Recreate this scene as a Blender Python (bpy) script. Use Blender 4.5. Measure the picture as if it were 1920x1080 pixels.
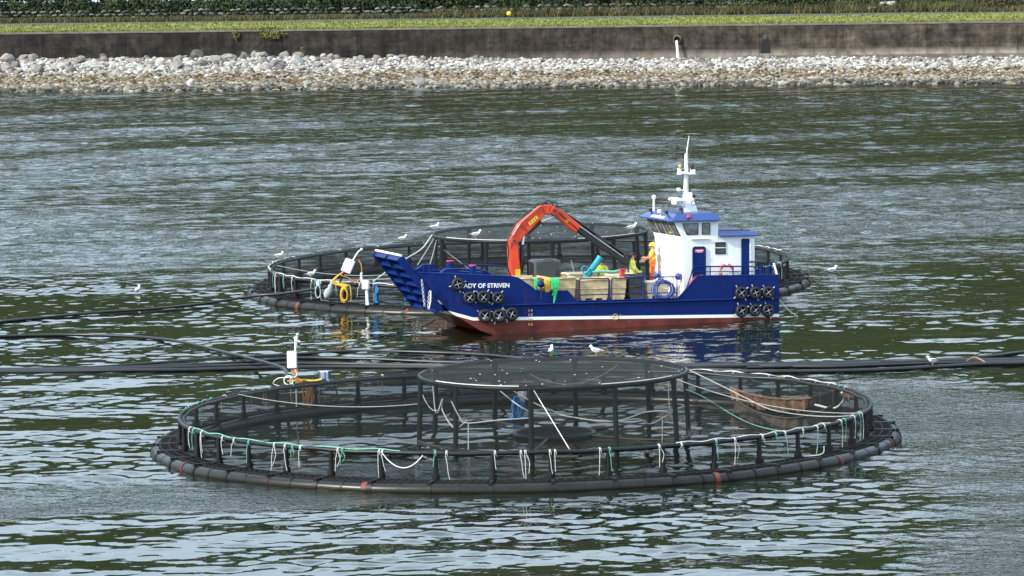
import bpy, math, random
import numpy as np
from mathutils import Vector, Matrix, noise as mnoise

sc = bpy.context.scene
for o in list(bpy.data.objects):
    bpy.data.objects.remove(o)
COL = sc.collection
R = math.radians
rnd = random.Random(7)
NPR = np.random.RandomState(11)

# ------------------------------------------------------------------ camera
FPX, CAM_H, PITCH, ROLL = 9250.6, 20.7236, 0.0949203, 0.0217476
cd = bpy.data.cameras.new('camera')
cam = bpy.data.objects.new('camera', cd)
COL.objects.link(cam)
cd.sensor_width = 36.0
cd.lens = FPX / 1920 * 36.0
cd.clip_start = 1.0
cd.clip_end = 4000
_c, _s, _cr, _sr = math.cos(PITCH), math.sin(PITCH), math.cos(ROLL), math.sin(ROLL)
_right, _up, _fwd = Vector((1, 0, 0)), Vector((0, _s, _c)), Vector((0, _c, -_s))
_x, _y, _z = _right * _cr - _up * _sr, _right * _sr + _up * _cr, -_fwd
cam.matrix_world = Matrix(((_x.x, _y.x, _z.x, 0), (_x.y, _y.y, _z.y, 0), (_x.z, _y.z, _z.z, CAM_H), (0, 0, 0, 1)))
sc.camera = cam

# ------------------------------------------------------------------ daylight
SUN_EL, SUN_AZ = R(33), R(240)            # azimuth clockwise from +Y: low on the left, a little behind the camera
world = bpy.data.worlds.new('World')
sc.world = world
world.use_nodes = True
wn, wl = world.node_tree.nodes, world.node_tree.links
bg = wn['Background']
sky = wn.new('ShaderNodeTexSky')
sky.sky_type = 'NISHITA'
sky.sun_disc = False
sky.sun_elevation, sky.sun_rotation = SUN_EL, SUN_AZ
sky.air_density, sky.dust_density = 1.0, 1.5
tc = wn.new('ShaderNodeTexCoord')
mp = wn.new('ShaderNodeMapping')
mp.inputs['Scale'].default_value = (1, 1, 2.5)
nz = wn.new('ShaderNodeTexNoise')
nz.inputs['Scale'].default_value = 2.6
nz.inputs['Detail'].default_value = 7
nz.inputs['Roughness'].default_value = 0.55
cr = wn.new('ShaderNodeValToRGB')
cr.color_ramp.elements[0].position, cr.color_ramp.elements[1].position = 0.36, 0.60
cr.color_ramp.elements[0].color = (0.62, 0.62, 0.62, 1)
cr.color_ramp.elements[1].color = (0.95, 0.95, 0.95, 1)
mx = wn.new('ShaderNodeMix')
mx.data_type = 'RGBA'
mx.inputs[7].default_value = (8.1, 10.2, 12.0, 1)      # sunlit thin cloud
wl.new(tc.outputs['Generated'], mp.inputs['Vector'])
wl.new(mp.outputs['Vector'], nz.inputs['Vector'])
wl.new(nz.outputs['Fac'], cr.inputs['Fac'])
wl.new(cr.outputs['Color'], mx.inputs[0])
wl.new(sky.outputs['Color'], mx.inputs[6])
wl.new(mx.outputs[2], bg.inputs['Color'])
bg.inputs['Strength'].default_value = 0.138

sl = bpy.data.lights.new('sun', 'SUN')
sun = bpy.data.objects.new('sun', sl)
COL.objects.link(sun)
sl.energy = 5.0
sl.angle = R(0.5)
sl.color = (1.0, 0.93, 0.82)
S = Vector((math.sin(SUN_AZ) * math.cos(SUN_EL), math.cos(SUN_AZ) * math.cos(SUN_EL), math.sin(SUN_EL)))
sun.rotation_euler = S.to_track_quat('Z', 'Y').to_euler()
sun.location = (-60, 60, 80)

sc.view_settings.view_transform = 'Standard'
sc.view_settings.look = 'None'
sc.view_settings.gamma = 1
sc.view_settings.exposure = 0.46
sc.view_settings.use_curve_mapping = False
sc.cycles.max_bounces = 8
sc.cycles.transparent_max_bounces = 24
sc.cycles.sample_clamp_indirect = 8

# ------------------------------------------------------------------ mesh helpers
class MB:
    def __init__(self):
        self.v, self.f, self.m, self.s = [], [], [], []

    def add(self, vs, fs, m=0, smooth=False):
        b = len(self.v)
        self.v += [tuple(p) for p in vs]
        for f in fs:
            self.f.append(tuple(i + b for i in f))
            self.m.append(m)
            self.s.append(smooth)

    def box(self, c, d, m=0, rot=None):
        x, y, z = d[0] / 2, d[1] / 2, d[2] / 2
        vs = [Vector(p) for p in ((-x, -y, -z), (x, -y, -z), (x, y, -z), (-x, y, -z), (-x, -y, z), (x, -y, z), (x, y, z), (-x, y, z))]
        if rot is not None:
            vs = [rot @ p for p in vs]
        c = Vector(c)
        self.add([p + c for p in vs], [(0, 3, 2, 1), (4, 5, 6, 7), (0, 1, 5, 4), (1, 2, 6, 5), (2, 3, 7, 6), (3, 0, 4, 7)], m)

    def rbox(self, c, d, b=0.03, m=0, rot=None):
        """box with chamfered edges"""
        x, y, z = d[0] / 2, d[1] / 2, d[2] / 2
        loops = []
        for zz, k in ((-z, b), (-z + b, 0), (z - b, 0), (z, b)):
            X, Y_ = x - k, y - k
            loops.append([Vector(p) for p in ((-X + b, -Y_, zz), (X - b, -Y_, zz), (X, -Y_ + b, zz), (X, Y_ - b, zz), (X - b, Y_, zz), (-X + b, Y_, zz), (-X, Y_ - b, zz), (-X, -Y_ + b, zz))])
        vs = [p for l in loops for p in l]
        if rot is not None:
            vs = [rot @ p for p in vs]
        c = Vector(c)
        fs = [tuple(reversed(range(8))), tuple(range(24, 32))]
        for i in range(3):
            for j in range(8):
                k = (j + 1) % 8
                fs.append((i * 8 + j, i * 8 + k, (i + 1) * 8 + k, (i + 1) * 8 + j))
        self.add([p + c for p in vs], fs, m)

    def tube(self, pts, r, n=8, m=0, closed=False, caps=True, smooth=True):
        pts = [Vector(p) for p in pts]
        N = len(pts)
        rs = r if isinstance(r, (list, tuple)) else [r] * N
        ref = None
        rings = []
        for i, p in enumerate(pts):
            a = pts[i - 1] if (i > 0 or closed) else p
            b = pts[(i + 1) % N] if (i < N - 1 or closed) else p
            t = (b - a)
            if t.length < 1e-9:
                t = Vector((0, 0, 1))
            t.normalize()
            if ref is None:
                ref = Vector((0, 0, 1)) if abs(t.z) < 0.9 else Vector((1, 0, 0))
            u = ref - t * ref.dot(t)
            if u.length < 1e-5:
                u = t.orthogonal()
            u.normalize()
            ref = u
            w = t.cross(u)
            rings.append([p + (u * math.cos(2 * math.pi * k / n) + w * math.sin(2 * math.pi * k / n)) * rs[i] for k in range(n)])
        vs = [p for q in rings for p in q]
        fs = []
        for i in range(N if closed else N - 1):
            j = (i + 1) % N
            for k in range(n):
                l = (k + 1) % n
                fs.append((i * n + k, i * n + l, j * n + l, j * n + k))
        self.add(vs, fs, m, smooth)
        if caps and not closed:
            self.add(rings[0], [tuple(reversed(range(n)))], m)
            self.add(rings[-1], [tuple(range(n))], m)

    def prism(self, poly, axis, a, b, m=0):
        """poly in the two other axes, extruded a..b along axis (0,1,2)"""
        def P(p, t):
            q = [0, 0, 0]
            o = [i for i in range(3) if i != axis]
            q[o[0]], q[o[1]], q[axis] = p[0], p[1], t
            return tuple(q)
        n = len(poly)
        vs = [P(p, a) for p in poly] + [P(p, b) for p in poly]
        fs = [tuple(reversed(range(n))), tuple(range(n, 2 * n))]
        for i in range(n):
            j = (i + 1) % n
            fs.append((i, j, n + j, n + i))
        self.add(vs, fs, m)

    def lathe(self, prof, n=12, m=0, c=(0, 0, 0), rot=None, smooth=True):
        vs, fs = [], []
        c = Vector(c)
        for r, z in prof:
            for k in range(n):
                p = Vector((r * math.cos(2 * math.pi * k / n), r * math.sin(2 * math.pi * k / n), z))
                if rot is not None:
                    p = rot @ p
                vs.append(p + c)
        for i in range(len(prof) - 1):
            for k in range(n):
                l = (k + 1) % n
                fs.append((i * n + k, i * n + l, (i + 1) * n + l, (i + 1) * n + k))
        self.add(vs, fs, m, smooth)

    def torus(self, c, R_, r, n=20, k=8, m=0, rot=None, squash=1.0):
        vs, fs = [], []
        c = Vector(c)
        for i in range(n):
            a = 2 * math.pi * i / n
            for j in range(k):
                b = 2 * math.pi * j / k
                p = Vector(((R_ + r * math.cos(b)) * math.cos(a), (R_ + r * math.cos(b)) * math.sin(a), r * squash * math.sin(b)))
                if rot is not None:
                    p = rot @ p
                vs.append(p + c)
        for i in range(n):
            for j in range(k):
                fs.append((i * k + j, ((i + 1) % n) * k + j, ((i + 1) % n) * k + (j + 1) % k, i * k + (j + 1) % k))
        self.add(vs, fs, m, True)

    def ball(self, c, d, n=8, m=0, rot=None):
        prof = [(max(1e-4, math.sin(math.pi * i / n)), -math.cos(math.pi * i / n)) for i in range(n + 1)]
        b = len(self.v)
        self.lathe(prof, n + 2, m)
        for i in range(b, len(self.v)):
            p = Vector(self.v[i])
            p = Vector((p.x * d[0], p.y * d[1], p.z * d[2]))
            if rot is not None:
                p = rot @ p
            self.v[i] = tuple(p + Vector(c))

    def mesh(self, name, mats):
        me = bpy.data.meshes.new(name)
        me.from_pydata(self.v, [], self.f)
        if not isinstance(mats, (list, tuple)):
            mats = [mats]
        for x in mats:
            me.materials.append(x)
        me.polygons.foreach_set('material_index', self.m)
        me.polygons.foreach_set('use_smooth', self.s)
        me.update()
        return me


def np_mesh(name, V, F, mat, smooth=False):
    """fast mesh from numpy arrays; F is (n,3) or (n,4)"""
    me = bpy.data.meshes.new(name)
    k = F.shape[1]
    me.vertices.add(len(V))
    me.vertices.foreach_set('co', V.astype(np.float32).ravel())
    me.loops.add(F.size)
    me.loops.foreach_set('vertex_index', F.astype(np.int32).ravel())
    me.polygons.add(len(F))
    me.polygons.foreach_set('loop_start', np.arange(0, F.size, k, dtype=np.int32))
    me.polygons.foreach_set('use_smooth', np.full(len(F), smooth, dtype=bool))
    me.materials.append(mat)
    me.update(calc_edges=True)
    me.validate()
    return me


def link(name, data, parent=None, mat=None):
    o = bpy.data.objects.new(name, data)
    COL.objects.link(o)
    if parent is not None:
        o.parent = parent
    if mat is not None:
        o.matrix_world = mat
    return o


def obj(name, mb, mats, parent=None, mat=None, label=None):
    o = link(name, mb.mesh(name, mats), parent, mat)
    if label:
        o['label'] = label
    return o


def tag(o, label, cat, group=None):
    o['label'] = label
    o['category'] = cat
    if group:
        o['group'] = group
    return o


def struct(o, kind='structure'):
    o['kind'] = kind
    return o


def thing(name, label, cat, mat=None, group=None):
    o = link(name, None)
    o.empty_display_size = 0.2
    if mat is not None:
        o.matrix_world = mat if isinstance(mat, Matrix) else Matrix.Translation(Vector(mat))
    return tag(o, label, cat, group)


def copy_tree(o, parent=None, mat=None):
    c = o.copy()
    COL.objects.link(c)
    if parent is not None:
        c.parent = parent
        c.matrix_local = o.matrix_local.copy()
    if mat is not None:
        c.matrix_world = mat
    for ch in o.children:
        copy_tree(ch, c)
    return c


def spline(pts, n=8):
    """Catmull-Rom through points"""
    P = [Vector(p) for p in pts]
    P = [P[0] * 2 - P[1]] + P + [P[-1] * 2 - P[-2]]
    out = []
    for i in range(1, len(P) - 2):
        a, b, c, d = P[i - 1], P[i], P[i + 1], P[i + 2]
        for k in range(n):
            t = k / n
            out.append(0.5 * (2 * b + (c - a) * t + (2 * a - 5 * b + 4 * c - d) * t * t + (3 * b - a - 3 * c + d) * t ** 3))
    out.append(P[-2])
    return out


def sag(a, b, d, n=12):
    a, b = Vector(a), Vector(b)
    return [a.lerp(b, i / n) - Vector((0, 0, d * 4 * (i / n) * (1 - i / n))) for i in range(n + 1)]


def Tm(x, y, z, rz=0.0):
    return Matrix.Translation((x, y, z)) @ Matrix.Rotation(rz, 4, 'Z')


# ------------------------------------------------------------------ materials
def mat(name, col, rough=0.6, metal=0.0, var=0.12, scale=3.0, bump=0.0, spec=0.5, col2=None, coat=0.0, coord='Object', detail=5, stretch=None):
    m = bpy.data.materials.new(name)
    m.use_nodes = True
    n, l = m.node_tree.nodes, m.node_tree.links
    p = n['Principled BSDF']
    p.inputs['Roughness'].default_value = rough
    p.inputs['Metallic'].default_value = metal
    p.inputs['Specular IOR Level'].default_value = spec
    p.inputs['Coat Weight'].default_value = coat
    c2 = col2 or tuple(max(0, x * (1 - 2.2 * var)) for x in col)
    t = n.new('ShaderNodeTexCoord')
    z = n.new('ShaderNodeTexNoise')
    z.inputs['Scale'].default_value = scale
    z.inputs['Detail'].default_value = detail
    z.inputs['Roughness'].default_value = 0.65
    if stretch:
        mpn = n.new('ShaderNodeMapping')
        mpn.inputs['Scale'].default_value = stretch
        l.new(t.outputs[coord], mpn.inputs['Vector'])
        l.new(mpn.outputs['Vector'], z.inputs['Vector'])
    else:
        l.new(t.outputs[coord], z.inputs['Vector'])
    r = n.new('ShaderNodeValToRGB')
    r.color_ramp.elements[0].position, r.color_ramp.elements[1].position = 0.32, 0.66
    r.color_ramp.elements[0].color = (*c2, 1)
    r.color_ramp.elements[1].color = (*col, 1)
    l.new(z.outputs['Fac'], r.inputs['Fac'])
    l.new(r.outputs['Color'], p.inputs['Base Color'])
    if bump:
        b = n.new('ShaderNodeBump')
        b.inputs['Strength'].default_value = bump
        b.inputs['Distance'].default_value = 0.02
        l.new(z.outputs['Fac'], b.inputs['Height'])
        l.new(b.outputs['Normal'], p.inputs['Normal'])
    return m


def ramp_mat(name, stops, source='object', rough=0.85, grain=0.25, gscale=6.0):
    """colour picked per object or per mesh island, with a little surface grain"""
    m = bpy.data.materials.new(name)
    m.use_nodes = True
    n, l = m.node_tree.nodes, m.node_tree.links
    p = n['Principled BSDF']
    p.inputs['Roughness'].default_value = rough
    p.inputs['Specular IOR Level'].default_value = 0.3
    if source == 'object':
        s = n.new('ShaderNodeObjectInfo').outputs['Random']
    else:
        s = n.new('ShaderNodeNewGeometry').outputs['Random Per Island']
    r = n.new('ShaderNodeValToRGB')
    while len(r.color_ramp.elements) < len(stops):
        r.color_ramp.elements.new(0.5)
    for e, (pos, c) in zip(r.color_ramp.elements, stops):
        e.position = pos
        e.color = (*c, 1)
    l.new(s, r.inputs['Fac'])
    t = n.new('ShaderNodeTexCoord')
    z = n.new('ShaderNodeTexNoise')
    z.inputs['Scale'].default_value = gscale
    z.inputs['Detail'].default_value = 4
    l.new(t.outputs['Object'], z.inputs['Vector'])
    mr = n.new('ShaderNodeMapRange')
    mr.inputs['From Min'].default_value, mr.inputs['From Max'].default_value = 0.3, 0.7
    mr.inputs['To Min'].default_value, mr.inputs['To Max'].default_value = 1 - grain, 1.0
    l.new(z.outputs['Fac'], mr.inputs['Value'])
    x = n.new('ShaderNodeMix')
    x.data_type = 'RGBA'
    x.blend_type = 'MULTIPLY'
    x.inputs[0].default_value = 1.0
    l.new(r.outputs['Color'], x.inputs[6])
    l.new(mr.outputs['Result'], x.inputs[7])
    l.new(x.outputs[2], p.inputs['Base Color'])
    return m


def net_mat(name, col, alpha, var=0.25, scale=0.6):
    """fine mesh netting whose threads are far below a pixel: partly open cloth"""
    m = bpy.data.materials.new(name)
    m.use_nodes = True
    n, l = m.node_tree.nodes, m.node_tree.links
    out = n['Material Output']
    p = n['Principled BSDF']
    p.inputs['Base Color'].default_value = (*col, 1)
    p.inputs['Roughness'].default_value = 0.9
    p.inputs['Specular IOR Level'].default_value = 0.1
    tr = n.new('ShaderNodeBsdfTransparent')
    mxs = n.new('ShaderNodeMixShader')
    t = n.new('ShaderNodeTexCoord')
    z = n.new('ShaderNodeTexNoise')
    z.inputs['Scale'].default_value = scale
    z.inputs['Detail'].default_value = 5
    l.new(t.outputs['Object'], z.inputs['Vector'])
    mr = n.new('ShaderNodeMapRange')
    mr.inputs['From Min'].default_value, mr.inputs['From Max'].default_value = 0.3, 0.7
    mr.inputs['To Min'].default_value, mr.inputs['To Max'].default_value = alpha * (1 - var), min(1, alpha * (1 + var))
    l.new(z.outputs['Fac'], mr.inputs['Value'])
    l.new(mr.outputs['Result'], mxs.inputs['Fac'])
    l.new(tr.outputs[0], mxs.inputs[1])
    l.new(p.outputs[0], mxs.inputs[2])
    l.new(mxs.outputs[0], out.inputs['Surface'])
    return m


M = {}
M['blue'] = mat('blue_paint', (0.002, 0.018, 0.125), 0.42, var=0.12, scale=1.2, spec=0.15)
M['blue_light'] = mat('blue_paint_roof', (0.008, 0.042, 0.20), 0.30, spec=0.5, var=0.1, scale=1.5)
M['white'] = mat('white_paint', (0.80, 0.80, 0.79), 0.35, var=0.05, scale=2.5, stretch=(3, 3, .35), detail=7)
M['offwhite'] = mat('white_plastic', (0.72, 0.73, 0.73), 0.45, var=0.08, scale=8)
M['cream'] = mat('cream_plastic', (0.68, 0.52, 0.28), 0.6, var=0.2, scale=4)
M['cream2'] = mat('pale_cream_plastic', (0.70, 0.62, 0.46), 0.55, var=0.08, scale=3)
M['deck'] = mat('worn_deck_paint', (0.45, 0.42, 0.36), 0.75, var=0.2, scale=2.5)
M['orange'] = mat('orange_red_paint', (0.74, 0.056, 0.012), 0.36, var=0.12, scale=3)
M['black'] = mat('black_paint', (0.014, 0.014, 0.016), 0.4, var=0.2, scale=4)
M['darkgrey'] = mat('dark_grey_plastic', (0.045, 0.048, 0.048), 0.5, var=0.15, scale=4)
M['rubber'] = mat('black_rubber', (0.010, 0.010, 0.011), 0.55, var=0.25, scale=9, bump=0.3)
M['chrome'] = mat('polished_rod', (0.75, 0.76, 0.78), 0.2, metal=1.0, var=0.05)
M['glass'] = mat('tinted_glass', (0.045, 0.05, 0.045), 0.05, var=0.4, scale=1.4, spec=0.8)
M['winframe'] = mat('black_window_seal', (0.018, 0.018, 0.02), 0.5)
M['red'] = mat('red_paint', (0.55, 0.03, 0.025), 0.4, var=0.1)
M['orange_band'] = mat('orange_marker_tape', (0.20, 0.036, 0.022), 0.7, var=0.3, scale=12)
M['rope_white'] = mat('white_rope', (0.66, 0.66, 0.63), 0.85, var=0.15, scale=14, bump=0.3)
M['rope_green'] = mat('green_rope', (0.16, 0.46, 0.36), 0.85, var=0.2, scale=14)
M['rope_bright'] = mat('bright_green_rope', (0.02, 0.55, 0.16), 0.8, var=0.2, scale=10)
M['rope_blue'] = mat('blue_rope', (0.02, 0.22, 0.55), 0.8, var=0.2, scale=10)
M['rope_yellow'] = mat('yellow_hose', (0.75, 0.42, 0.02), 0.6, var=0.15, scale=10)
M['rope_orange'] = mat('orange_rope', (0.55, 0.22, 0.06), 0.8, var=0.2, scale=10)
M['hose_blue'] = mat('blue_hose', (0.05, 0.09, 0.33), 0.5, var=0.15, scale=6)
M['turq'] = mat('turquoise_plastic', (0.02, 0.36, 0.50), 0.5, var=0.15, scale=5)
M['pipe'] = mat('black_feed_pipe', (0.010, 0.010, 0.011), 0.38, var=0.3, scale=2.0)
M['chain'] = mat('galvanised_chain', (0.55, 0.55, 0.55), 0.5, metal=0.3, var=0.2, scale=20)
M['hivis'] = mat('hi_vis_yellow', (0.72, 0.80, 0.06), 0.8, var=0.08, scale=8)
M['suit'] = mat('orange_oilskin', (0.85, 0.16, 0.02), 0.6, var=0.12, scale=8)
M['trouser'] = mat('blue_work_trousers', (0.03, 0.08, 0.26), 0.85, var=0.2, scale=10)
M['skin'] = mat('skin', (0.50, 0.29, 0.20), 0.6, var=0.08, scale=10)
M['hair'] = mat('dark_brown_hair', (0.05, 0.03, 0.018), 0.8, var=0.2, scale=20)
M['boots'] = mat('black_boots', (0.015, 0.015, 0.015), 0.6)
M['helmet'] = mat('yellow_helmet', (0.85, 0.60, 0.03), 0.35, var=0.05)
M['gull_white'] = mat('gull_white', (0.80, 0.80, 0.80), 0.85, var=0.04, scale=15)
M['gull_grey'] = mat('gull_grey', (0.33, 0.35, 0.37), 0.85, var=0.08, scale=15)
M['gull_dark'] = mat('gull_wing_tip', (0.02, 0.02, 0.02), 0.8)
M['beak'] = mat('gull_beak', (0.60, 0.32, 0.04), 0.6)
M['brown_cloth'] = mat('brown_frayed_cloth', (0.30, 0.17, 0.095), 0.95, var=0.3, scale=5, bump=0.6, col2=(0.10, 0.06, 0.04))
M['brown_cloth_wet'] = mat('wet_brown_cloth', (0.075, 0.055, 0.038), 0.8, var=0.3, scale=5, bump=0.6)
M['text_white'] = mat('white_lettering', (0.82, 0.82, 0.82), 0.5, var=0.02)
M['text_yellow'] = mat('yellow_lettering', (0.62, 0.42, 0.06), 0.5, var=0.05)
M['yellow'] = mat('yellow_paint', (0.80, 0.55, 0.02), 0.5, var=0.05)

NET_SIDE = net_mat('pen_side_net', (0.007, 0.009, 0.012), 0.30)
NET_DOUBLE = net_mat('doubled_pen_net', (0.006, 0.008, 0.010), 0.58)
NET_BIRD = net_mat('bird_net', (0.009, 0.010, 0.010), 0.30)
NET_TOP = net_mat('bird_net_cover', (0.022, 0.025, 0.024), 0.66, var=0.12)
NET_HUB = net_mat('hub_net', (0.012, 0.014, 0.015), 0.85)


def plastic_pipe():
    """HDPE float pipe: dark grey, paler scuffs on top, brown growth at the waterline, painted higher to shade the lower half"""
    m = mat('float_pipe', (0.013, 0.013, 0.013), 0.34, var=0.28, scale=1.6, spec=0.3)
    n, l = m.node_tree.nodes, m.node_tree.links
    p = n['Principled BSDF']
    base = p.inputs['Base Color'].links[0].from_socket
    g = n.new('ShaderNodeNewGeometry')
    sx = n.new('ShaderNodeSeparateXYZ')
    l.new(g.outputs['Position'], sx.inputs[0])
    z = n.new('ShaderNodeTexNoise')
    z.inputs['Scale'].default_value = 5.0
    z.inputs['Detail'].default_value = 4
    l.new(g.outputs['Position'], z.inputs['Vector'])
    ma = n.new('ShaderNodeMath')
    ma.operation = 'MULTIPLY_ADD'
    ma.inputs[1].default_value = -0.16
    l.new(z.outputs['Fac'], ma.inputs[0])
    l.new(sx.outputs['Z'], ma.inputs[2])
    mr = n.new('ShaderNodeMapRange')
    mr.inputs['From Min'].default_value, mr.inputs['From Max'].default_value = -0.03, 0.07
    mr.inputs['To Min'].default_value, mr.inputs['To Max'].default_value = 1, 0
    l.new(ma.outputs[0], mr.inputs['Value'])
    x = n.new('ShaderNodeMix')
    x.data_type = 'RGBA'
    x.inputs[7].default_value = (0.013, 0.011, 0.006, 1)  # growth tint, carried up the pipe to paint shade on its lower half
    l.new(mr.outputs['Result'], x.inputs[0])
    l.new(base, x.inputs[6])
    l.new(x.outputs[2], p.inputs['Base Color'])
    return m


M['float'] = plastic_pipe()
M['grating'] = mat('walkway_grating', (0.014, 0.014, 0.014), 0.7, var=0.3, scale=6, bump=0.3, spec=0.2)
M['post'] = mat('post_pipe', (0.010, 0.011, 0.012), 0.42, var=0.3, scale=3, spec=0.3)
M['bracket'] = mat('black_bracket', (0.008, 0.008, 0.009), 0.5, var=0.25, scale=5, spec=0.3)


def water_material():
    m = bpy.data.materials.new('sea_water')
    m.use_nodes = True
    n, l = m.node_tree.nodes, m.node_tree.links
    p = n['Principled BSDF']
    p.inputs['Base Color'].default_value = (0.006, 0.010, 0.005, 1)
    p.inputs['IOR'].default_value = 1.34
    g = n.new('ShaderNodeNewGeometry')
    pos = g.outputs['Position']
    at = n.new('ShaderNodeAttribute')
    at.attribute_name = 'ruffle'                       # wind-ruffled patches of this water sheet
    ruff = at.outputs['Fac']

    def mth(op, a, b=None):
        q = n.new('ShaderNodeMath')
        q.operation = op
        for i, v in enumerate((a, b)):
            if v is None:
                continue
            if isinstance(v, (int, float)):
                q.inputs[i].default_value = v
            else:
                l.new(v, q.inputs[i])
        return q.outputs[0]
    # ripples too fine for the mesh: slope of a small height field, added to the wave's own normal
    k3 = mth('ADD', 0.001, mth('MULTIPLY', ruff, RIPPLE_FINE))
    k2 = mth('ADD', 0.006, mth('MULTIPLY', ruff, RIPPLE_MID))
    ng = bpy.data.node_groups.new('ripple_height', 'ShaderNodeTree')
    for nm, t in (('Vector', 'NodeSocketVector'), ('K2', 'NodeSocketFloat'), ('K3', 'NodeSocketFloat')):
        ng.interface.new_socket(nm, in_out='INPUT', socket_type=t)
    ng.interface.new_socket('Height', in_out='OUTPUT', socket_type='NodeSocketFloat')
    gi, go = ng.nodes.new('NodeGroupInput'), ng.nodes.new('NodeGroupOutput')

    def gnoise(scale, rz, off, detail, rough, dist):
        q = ng.nodes.new('ShaderNodeMapping')
        q.inputs['Scale'].default_value = scale
        q.inputs['Rotation'].default_value = (0, 0, rz)
        q.inputs['Location'].default_value = off
        ng.links.new(gi.outputs['Vector'], q.inputs['Vector'])
        z = ng.nodes.new('ShaderNodeTexNoise')
        z.noise_dimensions = '2D'
        z.inputs['Scale'].default_value = 1.0
        z.inputs['Detail'].default_value = detail
        z.inputs['Roughness'].default_value = rough
        z.inputs['Distortion'].default_value = dist
        ng.links.new(q.outputs['Vector'], z.inputs['Vector'])
        return z.outputs['Fac']

    def gm(op, x, y):
        q = ng.nodes.new('ShaderNodeMath')
        q.operation = op
        for i, v in enumerate((x, y)):
            ng.links.new(v, q.inputs[i])
        return q.outputs[0]
    w2 = gnoise((2.0, 3.0, 1), R(-9), (3, 5, 0), 1.0, .5, 0.2)
    w3 = gnoise((5.5, 8.0, 1), R(4), (9, 2, 0), 2.0, .55, 0.0)
    ng.links.new(gm('ADD', gm('MULTIPLY', w2, gi.outputs['K2']), gm('MULTIPLY', w3, gi.outputs['K3'])), go.inputs['Height'])
    EPS = 0.035

    def height(off):
        a_ = n.new('ShaderNodeVectorMath')
        a_.operation = 'ADD'
        a_.inputs[1].default_value = off
        l.new(pos, a_.inputs[0])
        q = n.new('ShaderNodeGroup')
        q.node_tree = ng
        l.new(a_.outputs['Vector'], q.inputs['Vector'])
        l.new(k2, q.inputs['K2'])
        l.new(k3, q.inputs['K3'])
        return q.outputs['Height']
    h0, hx, hy = height((0, 0, 0)), height((EPS, 0, 0)), height((0, EPS, 0))
    cb = n.new('ShaderNodeCombineXYZ')
    l.new(mth('DIVIDE', mth('SUBTRACT', h0, hx), EPS), cb.inputs['X'])
    l.new(mth('DIVIDE', mth('SUBTRACT', h0, hy), EPS), cb.inputs['Y'])
    ad = n.new('ShaderNodeVectorMath')
    ad.operation = 'ADD'
    l.new(g.outputs['Normal'], ad.inputs[0])
    l.new(cb.outputs['Vector'], ad.inputs[1])
    nv = n.new('ShaderNodeVectorMath')
    nv.operation = 'NORMALIZE'
    l.new(ad.outputs['Vector'], nv.inputs[0])
    l.new(nv.outputs['Vector'], p.inputs['Normal'])
    l.new(mth('MULTIPLY', ruff, 0.05), p.inputs['Roughness'])
    return m


RIPPLE_FINE, RIPPLE_MID = 0.024, 0.028


def fbm(x, y, seed, octaves=4, rough=0.55):
    """smooth fractal value noise, about 0..1"""
    r = np.random.RandomState(seed)
    out, amp, tot = 0, 1.0, 0.0
    for _ in range(octaves):
        T = r.rand(256, 256)
        xi, yi = np.floor(x).astype(int), np.floor(y).astype(int)
        fx, fy = x - xi, y - yi
        fx, fy = fx * fx * (3 - 2 * fx), fy * fy * (3 - 2 * fy)
        a, b = T[xi % 256, yi % 256], T[(xi + 1) % 256, yi % 256]
        c, d = T[xi % 256, (yi + 1) % 256], T[(xi + 1) % 256, (yi + 1) % 256]
        out = out + amp * ((a * (1 - fx) + b * fx) * (1 - fy) + (c * (1 - fx) + d * fx) * fy)
        tot += amp
        amp *= rough
        x, y = x * 2.03 + 17.1, y * 2.03 + 5.7
    return np.clip((out / tot - .5) * 1.35 + .5, 0, 1)


def step(a, b, v):
    t = np.clip((v - a) / (b - a), 0, 1)
    return t * t * (3 - 2 * t)


def sea(x, y, lam0, lam1, n, spread, seed, head=90.0):
    """random-phase sum of waves with unit slope; crests lie roughly along x"""
    r = np.random.RandomState(seed)
    h = np.zeros_like(x)
    s2 = 0
    for i in range(n):
        lam = lam0 * (lam1 / lam0) ** r.rand()
        th = math.radians(head + r.normal() * spread)
        k = 2 * math.pi / lam
        a = 1.0 / k * (.5 + r.rand())
        s2 += (a * k) ** 2 / 2
        h += a * np.sin(k * (math.cos(th) * x + math.sin(th) * y) + r.rand() * 6.283)
    return h / math.sqrt(s2)


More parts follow.
